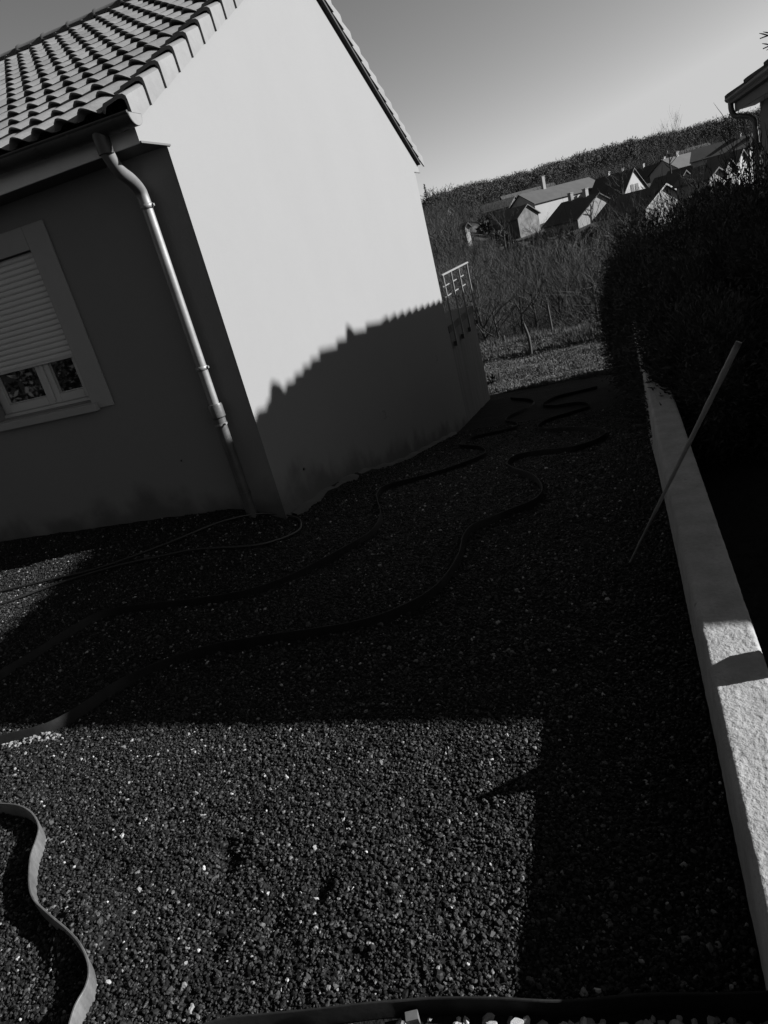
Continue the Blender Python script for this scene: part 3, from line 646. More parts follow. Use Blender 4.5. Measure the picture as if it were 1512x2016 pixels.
# ------------------------------------------------------------------ hedge
def leaf_cloud(P, Nrm, ln, wd, seed=1, droop=.2):
    r = np.random.default_rng(seed); n = len(P); d = Nrm + r.normal(0, .55, (n, 3)); d[:, 2] += .25; d /= np.linalg.norm(d, axis=1)[:, None]
    s = np.cross(d, r.normal(0, 1, (n, 3))); s /= np.linalg.norm(s, axis=1)[:, None]
    L1 = ln*r.uniform(.5, 1.4, n)[:, None]; w = wd*r.uniform(.5, 1.3, n)[:, None]
    a = P; b = P+d*L1*.45+s*w; c = P+d*L1; e = P+d*L1*.5-s*w
    V = np.stack([a, b, c, e], 1).reshape(-1, 3); F = (np.arange(n)*4)[:, None]+np.arange(4)[None]
    return V, F
hed = empty('conifer_hedge', (3.4, 3, -.6)); tag(hed, 'large dark evergreen conifer hedge spilling over the boundary wall', 'hedge')
def hedge_lobe(c, r, n, seed):
    q_ = np.random.default_rng(seed); v = q_.normal(0, 1, (n, 3)); v /= np.linalg.norm(v, axis=1)[:, None]
    rad = .8+.25*np.array([noise.noise(Vector(k_)*2.2+Vector((seed, 0, 0))) for k_ in v]) + q_.uniform(-.22, .06, n) + .22*np.maximum(q_.random(n)-.8, 0)/.2
    return np.array(c)+v*rad[:, None]*np.array(r), v
lobes = [((3.22, .75, .12), (.50, .70, .72), 9000), ((3.33, 1.9, .15), (.68, .9, .95), 10000), ((3.3, 3.4, -.05), (.78, 1.1, 1.05), 11000), ((3.32, 5.0, -.25), (.95, 1.2, 1.2), 11000),
         ((3.45, 6.8, -.45), (1.1, 1.3, 1.35), 9000), ((4.3, 1.6, .35), (.9, 1.2, 1.15), 9000), ((4.4, 3.6, .25), (.9, 1.5, 1.12), 8000), ((3.9, .2, .0), (.6, .6, .8), 7000), ((4.5, 6, .0), (.9, 1.5, 1.1), 5000), ((2.97, 2.6, -.2), (.37, 2.0, .6), 8000), ((2.98, 1.3, .16), (.25, .8, .30), 6000),
         ((3.75, 2.1, .45), (.55, 1.0, 1.2), 10000), ((3.45, 3.1, .3), (.6, 1.0, 1.22), 10000), ((3.05, 4.3, .1), (.55, .9, 1.35), 8000), ((2.85, 5.5, -.1), (.5, .8, 1.35), 7000), ((2.8, 6.6, -.3), (.5, .8, 1.30), 6000)]
PV = []; PN = []
for i, (c, r, n) in enumerate(lobes):
    p, v = hedge_lobe(c, r, int(n*3.4), i+3); PV.append(p); PN.append(v)
P = np.concatenate(PV)-np.array([3.4, 3, -.6]); Nn = np.concatenate(PN)
V, F = leaf_cloud(P, Nn, .052, .0062, 5)
np_mesh('crown', V, F, M['hedge'], hed)
core = MB()
for c, r, n in lobes:
    n1, n2 = 10, 7; Vv = []
    for j in range(n2+1):
        for i in range(n1):
            th = math.pi*j/n2; ph = 2*math.pi*i/n1; w = .66+.08*math.sin(i*3+j)
            Vv.append((c[0]-3.4+r[0]*w*math.sin(th)*math.cos(ph), c[1]-3+r[1]*w*math.sin(th)*math.sin(ph), c[2]+.6+r[2]*w*math.cos(th)))
    core.add(Vv, [(j*n1+i, j*n1+(i+1) % n1, (j+1)*n1+(i+1) % n1, (j+1)*n1+i) for j in range(n2) for i in range(n1)])
core.build('inner_foliage', M['hedge'], hed)
for x_, y_ in ((3.3, .9), (3.4, 2.2), (3.35, 3.6), (3.4, 5.2), (3.6, 7), (3.9, .3)):
    z_ = float(gz(x_, y_)); MB().tube([(x_-3.4, y_-3, z_+.6-.2), (x_-3.4+.03, y_-3, z_+.6+.9)], [.06, .03], 7).build('trunk', M['bark'], hed)

for i, (x_, y_, r_, h_) in enumerate(((-9, -12, 2.2, 6.5), (-4.8, -12.6, 2.4, 5.6), (-.6, -12.2, 2.2, 6.2), (3.4, -12.8, 2.3, 5.8), (-13, -11, 2.4, 6.0))):  # unseen conifers added behind the camera to block skylight and fill the reflections
    q_ = np.random.default_rng(50+i); n = 5000; hh = q_.uniform(0, 1, n)**1.2; a_ = q_.uniform(0, 6.28, n); rad = r_*(1-hh**1.6)*q_.uniform(.75, 1.05, n)*(1+.15*np.sin(a_*5+hh*14))
    P = np.stack([rad*np.cos(a_), rad*np.sin(a_), hh*h_], -1); Nn = np.stack([np.cos(a_), np.sin(a_), np.full(n, .3)], -1)
    root = empty('added_conifer', (x_, y_, .0)); V, F = leaf_cloud(P, Nn, .35, .06, 60+i); np_mesh('crown', V, F, M['foliage_lightened'], root)
    MB().tube([(0, 0, -.2), (0, 0, h_*.9)], [.16, .04], 8).build('trunk', M['bark'], root)
    tag(root, ('tall unseen conifer added across the yard, mirrored in the left window pane', 'broad lower unseen conifer added across the yard, second from the left', 'tall conifer across the yard behind the shuttered window\'s reflection', 'lowest broad unseen conifer added across the yard opposite the gable', 'unseen conifer added across the yard farthest from the boundary wall')[i], 'tree', 'unseen conifers added to block skylight and mirror in the window panes')

# ------------------------------------------------------------------ bare trees
def branch(mb, p, d, L, r, lv, rr, segs=4, nch=(4, 6), spread=.6, upb=.15, sides=5):
    pts = [np.array(p, float)]; d = np.array(d, float); rads = [r]
    for i in range(segs):
        d = d + np.array([rr.gauss(0, .16), rr.gauss(0, .16), rr.gauss(upb*.3, .1)]); d /= np.linalg.norm(d)
        pts.append(pts[-1]+d*L/segs); rads.append(r*(1-.72*(i+1)/segs))
    mb.tube(pts, rads, max(3, sides), cap=False)
    if lv <= 0: return
    for k in range(rr.randint(*nch)):
        t = rr.uniform(.25, 1.0)*segs; i = min(int(t), segs-1); q_ = pts[i]+(pts[i+1]-pts[i])*(t-i)
        nd = d + spread*np.array([rr.gauss(0, 1), rr.gauss(0, 1), rr.gauss(upb, .6)]); nd /= np.linalg.norm(nd)
        branch(mb, q_, nd, L*rr.uniform(.45, .7), max(rads[i]*.55, .004), lv-1, rr, 3, nch, spread, upb, sides-1)
def bare_tree_mesh(seed, h, r, lv=3, trunk=.3, n0=7, spread=.6, upb=.3, nch=(4, 6)):
    rr = random.Random(seed); t = MB(); path = [np.array([0, 0, -.3])]; d = np.array([0, 0, 1.])
    for i in range(5):
        d = d+np.array([rr.gauss(0, .08), rr.gauss(0, .08), 0]); d /= np.linalg.norm(d); path.append(path[-1]+d*(h*.5+.3)/5)
    t.tube(path, [r*(1-.11*i) for i in range(6)], 7)
    c = MB()
    for k in range(n0):
        f_ = rr.uniform(trunk, 1); q_ = path[0]+(path[-1]-path[0])*f_
        i = min(int(f_*5), 4); q_ = path[i]+(path[i+1]-path[i])*(f_*5-i)
        a_ = rr.uniform(0, 6.28); nd = np.array([math.cos(a_)*.8, math.sin(a_)*.8, rr.uniform(.4, 1.2)]); nd /= np.linalg.norm(nd)
        branch(c, q_, nd, h*rr.uniform(.35, .55), r*.4, lv-1, rr, 4, nch, spread, upb)
    return t, c
TREE = []
def make_tree(seed, h, r, **k):
    root = empty('bare_tree'); t, c = bare_tree_mesh(seed, h, r, **k); t.build('trunk', M['bark'], root, smooth=True); c.build('branches', M['twig'], root); return root
def copy_tree(o):
    c = o.copy(); COL.objects.link(c)
    for ch in list(o.children):
        k = ch.copy(); COL.objects.link(k); k.parent = c
    return c
protos = [make_tree(11, 3.0, .06), make_tree(12, 3.4, .07, n0=9), make_tree(13, 2.6, .05, n0=10, spread=.8), make_tree(14, 3.2, .06, upb=.6)]
used = [False]*4
def put_tree(i, x, y, s, rz, label, group='bare trees in the scrub beyond the lawn', dz=0.0):
    o = protos[i] if not used[i] else copy_tree(protos[i]); used[i] = True
    o.location = (x, y, float(gz(x, y))+dz); o.scale = (s, s, s); o.rotation_euler = (0, 0, rz); tag(o, label, 'tree', group); return o
near = [(955, 640, 17.2, 1, 1.0, 'leafless tree with pale forked trunk nearest to the terrace railing'),
        (985, 670, 16.6, 2, .85, 'low leafless tree at the lawn edge left of the fence posts'),
        (1020, 610, 18.5, 0, 1.0, 'leafless tree with arching twigs behind the crooked fence post'),
        (1055, 620, 19.5, 3, 1.0, 'leafless tree just left of the tallest fence post'),
        (1105, 610, 19.0, 1, .95, 'spreading leafless tree between the two tall fence posts'),
        (1140, 600, 20.0, 2, 1.1, 'broad leafless tree right of the middle fence posts'),
        (1172, 590, 19.0, 0, 1.1, 'leafless tree with pale twigs beside the dark hedge'),
        (1000, 560, 24.0, 3, 1.2, 'leafless tree standing behind the tree nearest the terrace'),
        (1075, 560, 25.0, 1, 1.2, 'leafless tree in the second row behind the fence'),
        (1150, 540, 24.0, 0, 1.3, 'tall leafless tree in the second row near the hedge'),
        (940, 520, 30.0, 2, 1.3, 'leafless tree just right of the terrace railing top')]
for i, (px, py, y, pi, s, lb) in enumerate(near):
    p = on(px, py, 1, y); put_tree(pi, p[0], y, s*(.9+.03*(i % 4)), i*1.3, lb)
mid_t = [(1200, 450, 70, 1, 1.3, 'leafless tree in front of the grey gable of the black roofed house'), (1190, 440, 75, 3, 1.5, 'bushy leafless tree at the right corner of the grey gable'),
         (1100, 460, 85, 0, 1.6, 'leafless tree below the facade of the black roofed house'), (1055, 450, 95, 2, 1.8, 'leafless tree beside the mottled stone gable'),
         (985, 430, 100, 1, 1.9, 'leafless tree in front of the low dark barn'), (1290, 400, 60, 2, 1.3, 'leafless bush in front of the white trimmed gable'),
         (1325, 395, 62, 0, 1.3, 'leafless tree at the right side of the white trimmed gable'), (1372, 360, 70, 1, 1.3, 'leafless tree in front of the small grey gable'),
         (1222, 350, 120, 3, 2.4, 'leafless tree rising left of the steep white gable'), (1315, 290, 130, 3, 2.6, 'tall thin leafless tree standing above the roofs on the right'),
         (1290, 330, 190, 1, 3.0, 'leafless tree behind the second steep roof'), (1230, 420, 64, 3, 1.4, 'leafless tree left of the white trimmed gable')]
for i, (px, py, y, pi, s, lb) in enumerate(mid_t):
    p = on(px, py, 1, y); put_tree(pi, p[0], y, s, i*2.1, lb, 'bare trees between the village houses', dz=max(0, p[2]-1.7*s-float(gz(p[0], y))))

# shrubs sticking out above the hedge and a branch tip at the upper right
def shrub(name, px, py, y, h, seed, label, spread=.7, base=None):
    p = on(px, py, 1, y); rr = random.Random(seed); root = empty(name, (p[0], y, p[2]-h)); c = MB()
    for k in range(6):
        a_ = rr.uniform(0, 6.28); nd = np.array([math.cos(a_)*.35, math.sin(a_)*.35, 1]); branch(c, (rr.uniform(-.1, .1), rr.uniform(-.1, .1), 0), nd/np.linalg.norm(nd), h*rr.uniform(.6, 1.05), .006, 2, rr, 4, (2, 4), .5, .6, 4)
    c.build('branches', M['bark'], root); P = []
    for _ in range(70):
        P.append((rr.gauss(0, .28)*h, rr.gauss(0, .28)*h, rr.uniform(.25, .95)*h))
    V, F = leaf_cloud(np.array(P), np.tile([[0, 0, .4]], (len(P), 1)), .045, .012, seed); np_mesh('leaves', V, F, M['hedge'], root)
    tag(root, label, 'shrub', 'leggy shrubs rising behind the hedge')
shrub('leggy_shrub', 1330, 385, 4.2, .45, 31, 'leggy shrub rising in front of the white trimmed gable')
shrub('leggy_shrub', 1400, 378, 3.4, .4, 32, 'leggy shrub rising in the middle of the hedge top')
shrub('leggy_shrub', 1430, 338, 4.0, .35, 33, 'leggy shrub left of the swan neck drainpipe')
shrub('leggy_shrub', 1462, 285, 3.8, .6, 34, 'tallest leggy shrub, in front of the foot of the drainpipe')
shrub('leggy_shrub', 1500, 270, 3.2, .7, 35, 'leggy shrub at the very right edge below the neighbouring wall')
rr = random.Random(5); root = empty('bare_tree', (4.1, -.7, -.1)); mb = MB()
pt = on(1496, 76, 1, -.7); pt2 = on(1502, 96, 1, -.7)
tr_ = [np.array([0, 0, -.2]), np.array([.02, .05, 1.2]), np.array([0, .03, 2.4])]
MB().tube(tr_, [.05, .04, .025], 8).build('trunk', M['bark'], root)
for e_, jr in ((pt, .004), (pt2, .003)):
    t_ = np.array(e_)-np.array([4.1, -.7, -.1]); b0 = np.array([0, .03, 2.1])
    pth = catmull([b0, b0*.5+t_*.5+np.array([0, 0, .10]), b0*.15+t_*.85+np.array([0, 0, .02]), t_], 6); mb.tube(pth, [.008*(1-i/len(pth))+.0018 for i in range(len(pth))], 5)
    for f_ in (.84, .93):
        q_ = pth[int(f_*(len(pth)-1))]; dd = (t_-b0); dd /= np.linalg.norm(dd); s1 = rr.choice((-1, 1))
        mb.tube([q_, q_+dd*.02+np.array([0, 0, .01*s1]), q_+dd*.035+np.array([0, 0, .016*s1])], [.0022, .0028, .001], 5)
mb.build('branches', M['bark'], root); tag(root, 'small tree whose bare budding twigs reach in at the upper right corner', 'tree')

# ------------------------------------------------------------------ fence posts, lawn
def post(b_, t_, y, label, crook=0.0, r=.035):
    p = on(b_[0], b_[1], 1, y); q_ = on(t_[0], t_[1], 1, y+.02); m_ = (p+q_)/2+np.array([crook, 0, 0])
    o = MB(); base = np.array([p[0], y, float(gz(p[0], y))-.2]); pts = catmull([base-np.array([p[0], y, 0]), m_-np.array([p[0], y, 0]), q_-np.array([p[0], y, 0])], 5)
    o.tube(pts, [r*(1-.015*i) for i in range(len(pts))], 7); ob = o.build('fence_post', M['wood_dark'], smooth=True); ob.location = (p[0], y, 0)
    tag(ob, label, 'fence post', 'old wooden posts of the field fence')
post((1045, 699), (1030, 636), 14.4, 'crooked dark fence post with a bent top', .05, .045)
post((1091, 672), (1077, 597), 15.8, 'tallest straight dark fence post in the middle')
post((1108, 632), (1099, 578), 20.0, 'thin fence post farther back than the tallest one')
post((1195, 648), (1184, 582), 16.6, 'left one of the pair of fence posts by the hedge', 0, .028)
post((1201, 652), (1190, 596), 16.4, 'right one of the pair of fence posts by the hedge', 0, .03)
post((994, 682), (991, 660), 16.0, 'short fence stump near the terrace', 0, .05)
def blades(x, y, h, seed):
    r = np.random.default_rng(seed); n = len(x); z = gz(x, y); a = r.uniform(0, 6.28, n); w = .006+.006*r.random(n); le = r.normal(0, .35, (n, 2))
    P = np.stack([x, y, z], -1); s = np.stack([np.cos(a)*w, np.sin(a)*w, np.zeros(n)], -1); t = np.stack([le[:, 0]*h, le[:, 1]*h, h], -1)
    V = np.stack([P-s, P+s, P+t], 1).reshape(-1, 3); return V, (np.arange(n)*3)[:, None]+np.arange(3)[None]
x, y = sample(-1.5, 3.2, 9.7, 14.6, 2200); nn = np.array([noise.noise((a*1.7, b_*1.7, 0)) for a, b_ in zip(x, y)])
V, F = blades(x, y, .035*(1+1.2*nn)*rng.uniform(.5, 1.5, len(x)), 1)
tag(np_mesh('lawn_grass', V, F, M['grassb']), 'short rough grass of the sunlit lawn beyond the gravel', 'grass', kind='stuff')
x, y = sample(-3, 4.5, 14.5, 18.5, 1500); V, F = blades(x, y, rng.uniform(.03, .16, len(x))*(1+1.6*np.clip([noise.noise((a*1.1, b_*1.1, 4)) for a, b_ in zip(x, y)], -.4, 1)), 2)
tag(np_mesh('tall_grass', V, F, M['grassb']), 'tall dry grass on the bank along the fence posts', 'grass', kind='stuff')
wp = to_ground(973, 752); wd = empty('weed_tuft', wp); x = rng.normal(0, .07, 250); y = rng.normal(0, .07, 250)
P = np.stack([x, y, rng.uniform(0, .08, 250)], -1); V, F = leaf_cloud(P, np.tile([[0, 0, .7]], (250, 1)), .13, .014, 9); np_mesh('leaves', V, F, M['hedge'], wd); tag(wd, 'dark weed tuft on the lawn beside the terrace corner', 'plant')
lp = to_ground(1034, 748); o = MB().tube(catmull([(-.12, -.02, .01), (-.03, .0, .02), (.03, .02, .06), (.10, .05, .09)], 4), [.02, .022, .018, .016, .015, .014, .013, .012, .012, .011, .01, .008, .006], 6).build('fallen_branch', M['far_white'], smooth=True); o.location = lp
tag(o, 'short pale broken branch lying on the lawn edge', 'branch')

# ------------------------------------------------------------------ scrub and woods (uncountable)
def brush(n_b, yfun, wfun, hfun, strands, seed, name, m, label, wid):
    r = np.random.default_rng(seed); Vs = []; tot = 0
    y = yfun(r, n_b); x = wfun(r, y); z = gz(x, y); h = hfun(r, y)
    for k in range(n_b):
        n = strands; a = r.uniform(0, 6.28, n); sp = np.abs(r.normal(.95, .6, n)); base = np.array([x[k], y[k], z[k]-.1]) + np.stack([r.normal(0, .22, n)*h[k], r.normal(0, .22, n)*h[k], r.uniform(0, .6, n)*h[k]], -1)
        d = np.stack([np.cos(a)*sp, np.sin(a)*sp, np.ones(n)], -1); d /= np.linalg.norm(d, axis=1)[:, None]
        Ln = h[k]*r.uniform(.3, .8, n)[:, None]; mid_ = base+d*Ln*.5+r.normal(0, .05, (n, 3))*h[k]; d2 = d+r.normal(0, .55, (n, 3)); end = mid_+d2*Ln*.5
        s = np.cross(d, r.normal(0, 1, (n, 3))); s /= np.linalg.norm(s, axis=1)[:, None]; w = wid*h[k]*r.uniform(.5, 1.3, n)[:, None]
        Vs.append(np.stack([base-s*w, base+s*w, mid_+s*w*.6, mid_-s*w*.6, end-s*w*.15, end+s*w*.15], 1).reshape(-1, 3))
    V = np.concatenate(Vs); n = len(V)//6; o = (np.arange(n)*6)[:, None]
    F = np.concatenate([o+np.array([[0, 1, 2, 3]]), o+np.array([[3, 2, 5, 4]])]); return tag(np_mesh(name, V, F, m), label, 'scrub', kind='stuff')
brush(260, lambda r, n: 17.5+r.uniform(0, 1, n)**1.3*30, lambda r, y: y*r.uniform(-.32, .20, len(y)), lambda r, y: r.uniform(.8, 2.5, len(y)), 170, 3, 'scrub', M['twig'], 'tangled leafless scrub filling the slope beyond the fence', .0028)
brush(1250, lambda r, n: 42+r.uniform(0, 1, n)*150, lambda r, y: y*np.where(y > 112, r.uniform(-.36, -.19, len(y)), r.uniform(-.34, .22, len(y))), lambda r, y: r.uniform(1.4, 3.9, len(y))*np.where((y > 68) & (y < 122), np.where(y < 92, .7, .42), 1), 90, 4, 'orchard_scrub', M['twig'], 'grey leafless bushes covering the valley below the village', .006)
brush(260, lambda r, n: 84+r.uniform(0, 1, n)*42, lambda r, y: y*r.uniform(-.26, -.125, len(y)), lambda r, y: r.uniform(1.2, 2.6, len(y)), 90, 34, 'field_scrub', M['twig'], 'leafless bushes on the slope below the tower like hut and the barn', .007)
brush(520, lambda r, n: 92+r.uniform(0, 1, n)*125, lambda r, y: y*r.uniform(-.37, -.165, len(y)), lambda r, y: r.uniform(2.0, 4.2, len(y)), 90, 14, 'hillside_scrub', M['twig'], 'leafless bushes covering the slope left of the barn', .007)
brush(420, lambda r, n: 172+r.uniform(0, 1, n)*62, lambda r, y: y*r.uniform(-.2, .24, len(y)), lambda r, y: r.uniform(2.5, 5.0, len(y)), 90, 24, 'village_scrub', M['twig'], 'leafless trees and bushes filling the gaps behind the village roofs', .007)
brush(150, lambda r, n: 96+r.uniform(0, 1, n)*60, lambda r, y: y*r.uniform(.02, .2, len(y)), lambda r, y: r.uniform(.7, 1.5, len(y)), 110, 25, 'garden_scrub', M['twig'], 'leafless garden bushes between the right hand houses', .006)
def woods(n_t, seed):
    r = np.random.default_rng(seed); y = 232+r.uniform(0, 1, n_t)**.8*300; x = y*r.uniform(-.42, .36, n_t)
    z = gz(x, y); h = r.uniform(7, 9.8, n_t); Vs = []; nc = 260
    con = r.random(n_t) < .0
    for k in range(n_t):
        v = r.normal(0, 1, (nc, 3)); v /= np.linalg.norm(v, axis=1)[:, None]; v *= r.uniform(.25, 1.0, (nc, 1)); cone = (x[k] < -.2*y[k]) and (r.random() < .35)
        if cone:
            hh = r.uniform(0, 1, nc); rad = (1-hh)*.2*h[k]; c = np.array([x[k], y[k], z[k]])+np.stack([v[:, 0]*rad, v[:, 1]*rad, hh*h[k]*1.05], -1)
        else: c = np.array([x[k], y[k], z[k]+h[k]*.58])+v*np.array([h[k]*.36, h[k]*.36, h[k]*.45])
        d = np.stack([r.normal(0, .7, nc), r.normal(0, .7, nc), np.ones(nc)*.6], -1)+v*.6; d /= np.linalg.norm(d, axis=1)[:, None]
        s = np.cross(d, r.normal(0, 1, (nc, 3))); s /= np.linalg.norm(s, axis=1)[:, None]; L1 = h[k]*.05*r.uniform(.6, 1.4, nc)[:, None]; w = h[k]*.012*r.uniform(.5, 1.4, nc)[:, None]
        Vs.append(np.stack([c-d*L1, c+s*w, c+d*L1, c-s*w], 1).reshape(-1, 3))
    V = np.concatenate(Vs); return tag(np_mesh('woodland', V, (np.arange(len(V)//4)*4)[:, None]+np.arange(4)[None], M['woods']), 'leafless winter wood covering the hill behind the village', 'woods', kind='stuff')
woods(3000, 6)

bq = np.random.default_rng(77); n = 900; a_ = bq.uniform(0, 6.28, n); v = bq.normal(0, 1, (n, 3)); v /= np.linalg.norm(v, axis=1)[:, None]; v[:, 2] = np.abs(v[:, 2])
bV, bF = leaf_cloud(v*np.array([1.0, .9, 1.3])*bq.uniform(.6, 1.05, (n, 1)), v, .5, .09, 78); first_bush = None
BUSH = ['small dark bush at the left foot of the barn', 'dark bush in front of the left end of the barn', 'low dark bush on the field edge below the barn door side', 'dark bush beside the mottled stone gable', 'dark bush farthest down the field in the middle',
        'large dark bush in front of the black roofed house', 'small dark bush touching the large one below the black roofed house', 'dark bush under the windows of the black roofed house', 'dark bush at the foot of the plain grey gable', 'tall dark bush left of the barn roof',
        'dark bush left of the white trimmed gable', 'dark bush above the tower like hut', 'distant dark evergreen nearest to the sunlit gable wall', 'tallest distant dark evergreen near the tiny white shed',
        'dark bush just above the hedge below the small grey gable', 'dark bush just above the hedge under the low grey annex', 'dark bush just above the hedge right of the low grey annex']
for bi, (px, py, y, s_) in enumerate(((985, 478, 96, 1.0), (1005, 470, 104, 1.2), (1040, 476, 92, 1.1), (1062, 462, 106, 1.3), (1098, 486, 80, 1.2), (1112, 478, 84, 1.5), (1130, 476, 86, 1.0), (1160, 468, 96, 1.1), (1185, 458, 90, 1.3), (975, 418, 122, 1.6), (1240, 420, 88, 1.2), (948, 400, 150, 1.7), (870, 392, 190, 2.0), (890, 385, 200, 2.4), (1384, 392, 70, 2.2), (1402, 372, 72, 2.4), (1424, 366, 70, 2.4))):
    p = on(px, py, 1, y)
    if first_bush is None:
        o = empty('evergreen_bush'); np_mesh('crown', bV, bF, M['hedge'], o); MB().tube([(0, 0, -.6), (0, 0, .8)], [.1, .05], 6).build('trunk', M['bark'], o); first_bush = o
    else: o = copy_tree(first_bush)
    o.location = (p[0], y, float(gz(p[0], y)));hs_ = max(1.0, (p[2]-float(gz(p[0], y)))/(1.5*s_)) if y < 75 else 1.0
    o.scale = (s_, s_, s_*hs_); o.rotation_euler = (0, 0, px*.7)
    tag(o, BUSH[bi], 'bush', 'dark evergreen bushes around the village')

# ------------------------------------------------------------------ village houses
def vhouse(name, apex, dist, Dp, L, rise, H, phi, label, roofm='roof_dark', wallm='far_wall', chim=(), wins=True, front=True, verge=False, depth=6.0, gable_wins=2):
    p = on(apex[0], apex[1], 1, dist); ph = R(phi); H0 = H
    root = empty(name, (p[0], p[1], p[2]-rise-H0), -ph)
    top = H0; w = MB(); hd = Dp/2
    g_ = [(0, -hd, -depth), (0, hd, -depth), (0, hd, top), (0, 0, top+rise), (0, -hd, top)]
    w.prism(g_, (-L, 0, 0)); w.build('wall', M[wallm], root)
    t = .16; ov = .35; sl = rise/hd; rf = MB()
    for s in (-1, 1):
        a = [(ov, 0, top+rise+.02), (ov, s*(hd+ov), top-sl*ov+.02), (ov, s*(hd+ov), top-sl*ov+.02+t), (ov, 0, top+rise+.02+t)]
        rf.prism(a, (-L-2*ov, 0, 0))
    ro = rf.build('roof', M[roofm], root)
    for (u_, hh) in chim:
        c = MB(); c.box(-u_-.35, -u_+.35, -.3, .3, top+rise-.5, top+rise+hh); c.box(-u_-.42, -u_+.42, -.36, .36, top+rise+hh+.001, top+rise+hh+.1); c.build('chimney', M['far_wall'], ro)
    if verge:
        vg = MB()
        for s in (-1, 1): vg.prism([(ov+.01, 0, top+rise+.0), (ov+.01, s*(hd+ov), top-sl*ov), (ov+.01, s*(hd+ov), top-sl*ov+.2), (ov+.01, 0, top+rise+.2)], (.05, 0, 0))
        vg.build('barge_board', M['far_white'], root)
    if wins:
        for k in range(gable_wins):
            y_ = (k-(gable_wins-1)/2)*1.5
            m_ = MB(); m_.box(.003, .05, y_-.4, y_+.4, top+.35, top+1.6); wd_ = m_.build('window', M['far_dark'], root)
            MB().box(.051, .07, y_-.68, y_-.45, top+.35, top+1.6).build('shutter', M['far_stone'], wd_)
    if front:
        k = 0; u_ = 1.6
        while u_ < L-1:
            m_ = MB(); m_.box(-u_-.4, -u_+.4, -hd-.05, -hd-.003, top-2.0, top-.8); m_.build('window', M['far_dark'], root); u_ += 2.4
    tag(root, label, 'house', 'village houses across the valley'); return root
vhouse('village_house', (1177, 382), 120, 9.6, 8.0, 2.8, 3.6, 45, 'black roofed house with two storeys and a large plain grey gable, nearest in the valley', chim=((2.6, 1.2), (6.0, 1.2)), wins=False)
vhouse('village_house', (1246, 333), 150, 8.6, 8.0, 4.2, 1.6, 35, 'steep dark roofed house whose white gable has two shuttered windows', wallm='far_white', chim=((2.5, .6), (5.5, .7)), front=False)
vhouse('village_house', (1315, 317), 172, 7.6, 7.0, 3.8, 1.6, 35, 'second steep dark roofed house with a blank white gable', wallm='far_white', chim=((1.0, .9), (6.0, .8)), wins=False, front=False)
vhouse('village_house', (1307, 365), 92, 6.9, 8.0, 2.0, 2.2, 45, 'house with a grey gable outlined by a bright white barge board', wins=False, verge=True)
vhouse('village_house', (1384, 337), 112, 5.2, 6.0, 2.0, 2.6, 38, 'small house with a grey gable half hidden by bare branches on the right', roofm='roof_grey', wins=False)
vhouse('village_house', (1362, 301), 152, 6, 8.4, 1.9, 3.0, -48, 'grey roofed house with a white wall and dark openings below its eave', roofm='roof_dark', wallm='far_white', chim=((4.4, .7),))
vhouse('village_house', (1157, 351), 160, 7.5, 11, 2.2, 2.3, -48, 'right half of the long grey roofed terrace with a white wall', roofm='roof_dark', wallm='far_white', wins=False, front=False)
vhouse('village_house', (1094, 367), 151.8, 7.2, 9.6, 2.1, 2.2, -48, 'left half of the long grey roofed terrace, carrying a tall chimney', roofm='roof_dark', wallm='far_white', chim=((3.2, 2.3),), wins=False, front=False)
vhouse('barn', (1036, 404), 130, 5.2, 6.6, 1.7, 1.9, 38, 'low dark barn with a mottled stone gable', roofm='roof_grey', wallm='far_stone', wins=False, front=False, depth=1.5)
vhouse('village_house', (1088, 361), 205, 9, 14, 2.4, 2.2, -20, 'dim grey roofed house behind the long terrace', roofm='roof_grey', wins=False)
vhouse('village_house', (1410, 297), 140, 3.4, 2.6, 1.9, 2.2, 40, 'left one of two small white gables near the drainpipe', roofm='roof_grey', wallm='far_white', gable_wins=1, front=False)
vhouse('village_house', (1427, 292), 139, 3.8, 2.6, 2.1, 2.2, 40, 'right one of two small white gables near the drainpipe', wallm='far_white', gable_wins=1, front=False)
vhouse('village_house', (1392, 283), 195, 10, 7, 2.8, 2.2, -20, 'wide grey hip like roof above the white walled house', roofm='roof_dark', wins=False, chim=((5, .6),))
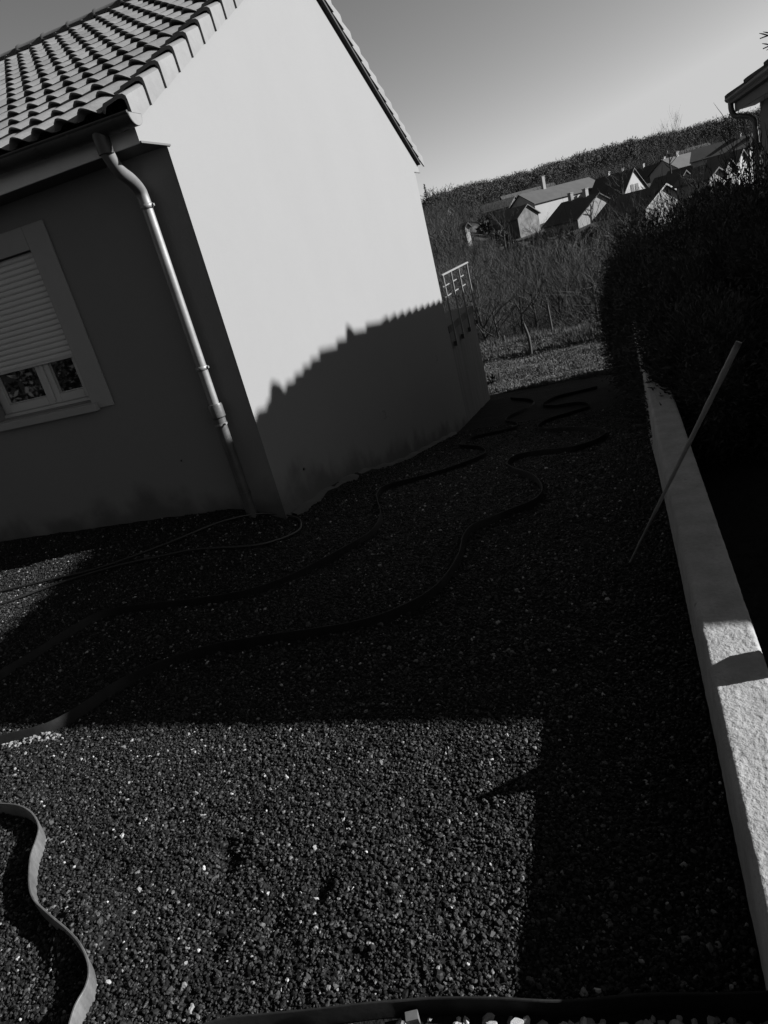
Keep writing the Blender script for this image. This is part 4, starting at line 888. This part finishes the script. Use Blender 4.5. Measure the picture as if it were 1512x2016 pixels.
vhouse('village_house', (1476, 266), 122, 5, 7.6, 1.5, 1.8, 14, 'long black roofed house just left of the drainpipe', chim=((1.5, .5),))
vhouse('village_house', (1410, 333), 84, 2.6, 4.0, .7, 1.2, 42, 'small low grey gabled annex close above the hedge', roofm='roof_grey', wins=False, front=False)
vhouse('garden_shed', (883, 410), 180, 2.6, 3.4, 1.0, 1.8, 30, 'tiny white shed near the hill foot beside the sunlit gable', wallm='far_white', wins=False, front=False, depth=1)
vhouse('garden_shed', (918, 440), 110, .8, 1.0, .4, 2.4, 40, 'narrow pale tower like hut among the scrub', wallm='far_wall', wins=False, front=False, depth=1)

for (ap, dd, Dp, L, ri, H, ph_, lb, rm, wm, ch) in (
        ((1337, 297), 205, 8, 9, 2.6, 2.5, 18, 'small dim roof just under the wood, above the white walled house', 'roof_grey', 'far_wall', ((3, .8),)),
        ((1446, 279), 192, 6, 6, 2.4, 2.4, 35, 'small pale gabled house beyond the two small white gables', 'roof_grey', 'far_white', ()),
        ((1224, 347), 205, 8, 10, 2.2, 2.2, 12, 'low dim roof between the long terrace and the steep white gable', 'roof_grey', 'far_wall', ((4, .8),)),
        ((1012, 388), 185, 7, 9, 1.8, 1.6, 20, 'low grey outbuilding roof left of the long terrace', 'roof_grey', 'far_stone', ()),
        ((1347, 338), 100, 3.4, 4, 1.3, 1.8, 40, 'tiny white gabled house right of the white trimmed gable', 'roof_dark', 'far_white', ()),
        ((1434, 316), 96, 3.2, 4, 1.2, 1.6, 35, 'tiny pale gabled house just above the hedge, left of the drainpipe', 'roof_grey', 'far_wall', ()),
        ((1459, 297), 108, 3.6, 4, 1.4, 1.8, 32, 'tiny white gabled house closest to the drainpipe', 'roof_grey', 'far_white', ()),
        ((1391, 319), 128, 5, 6, 1.8, 2.2, 30, 'small pale house between the grey gable and the two white gables', 'roof_dark', 'far_white', ((2, .7),))):
    vhouse('village_house', ap, dd, Dp, L, ri, H, ph_, lb, roofm=rm, wallm=wm, chim=ch, wins=False)
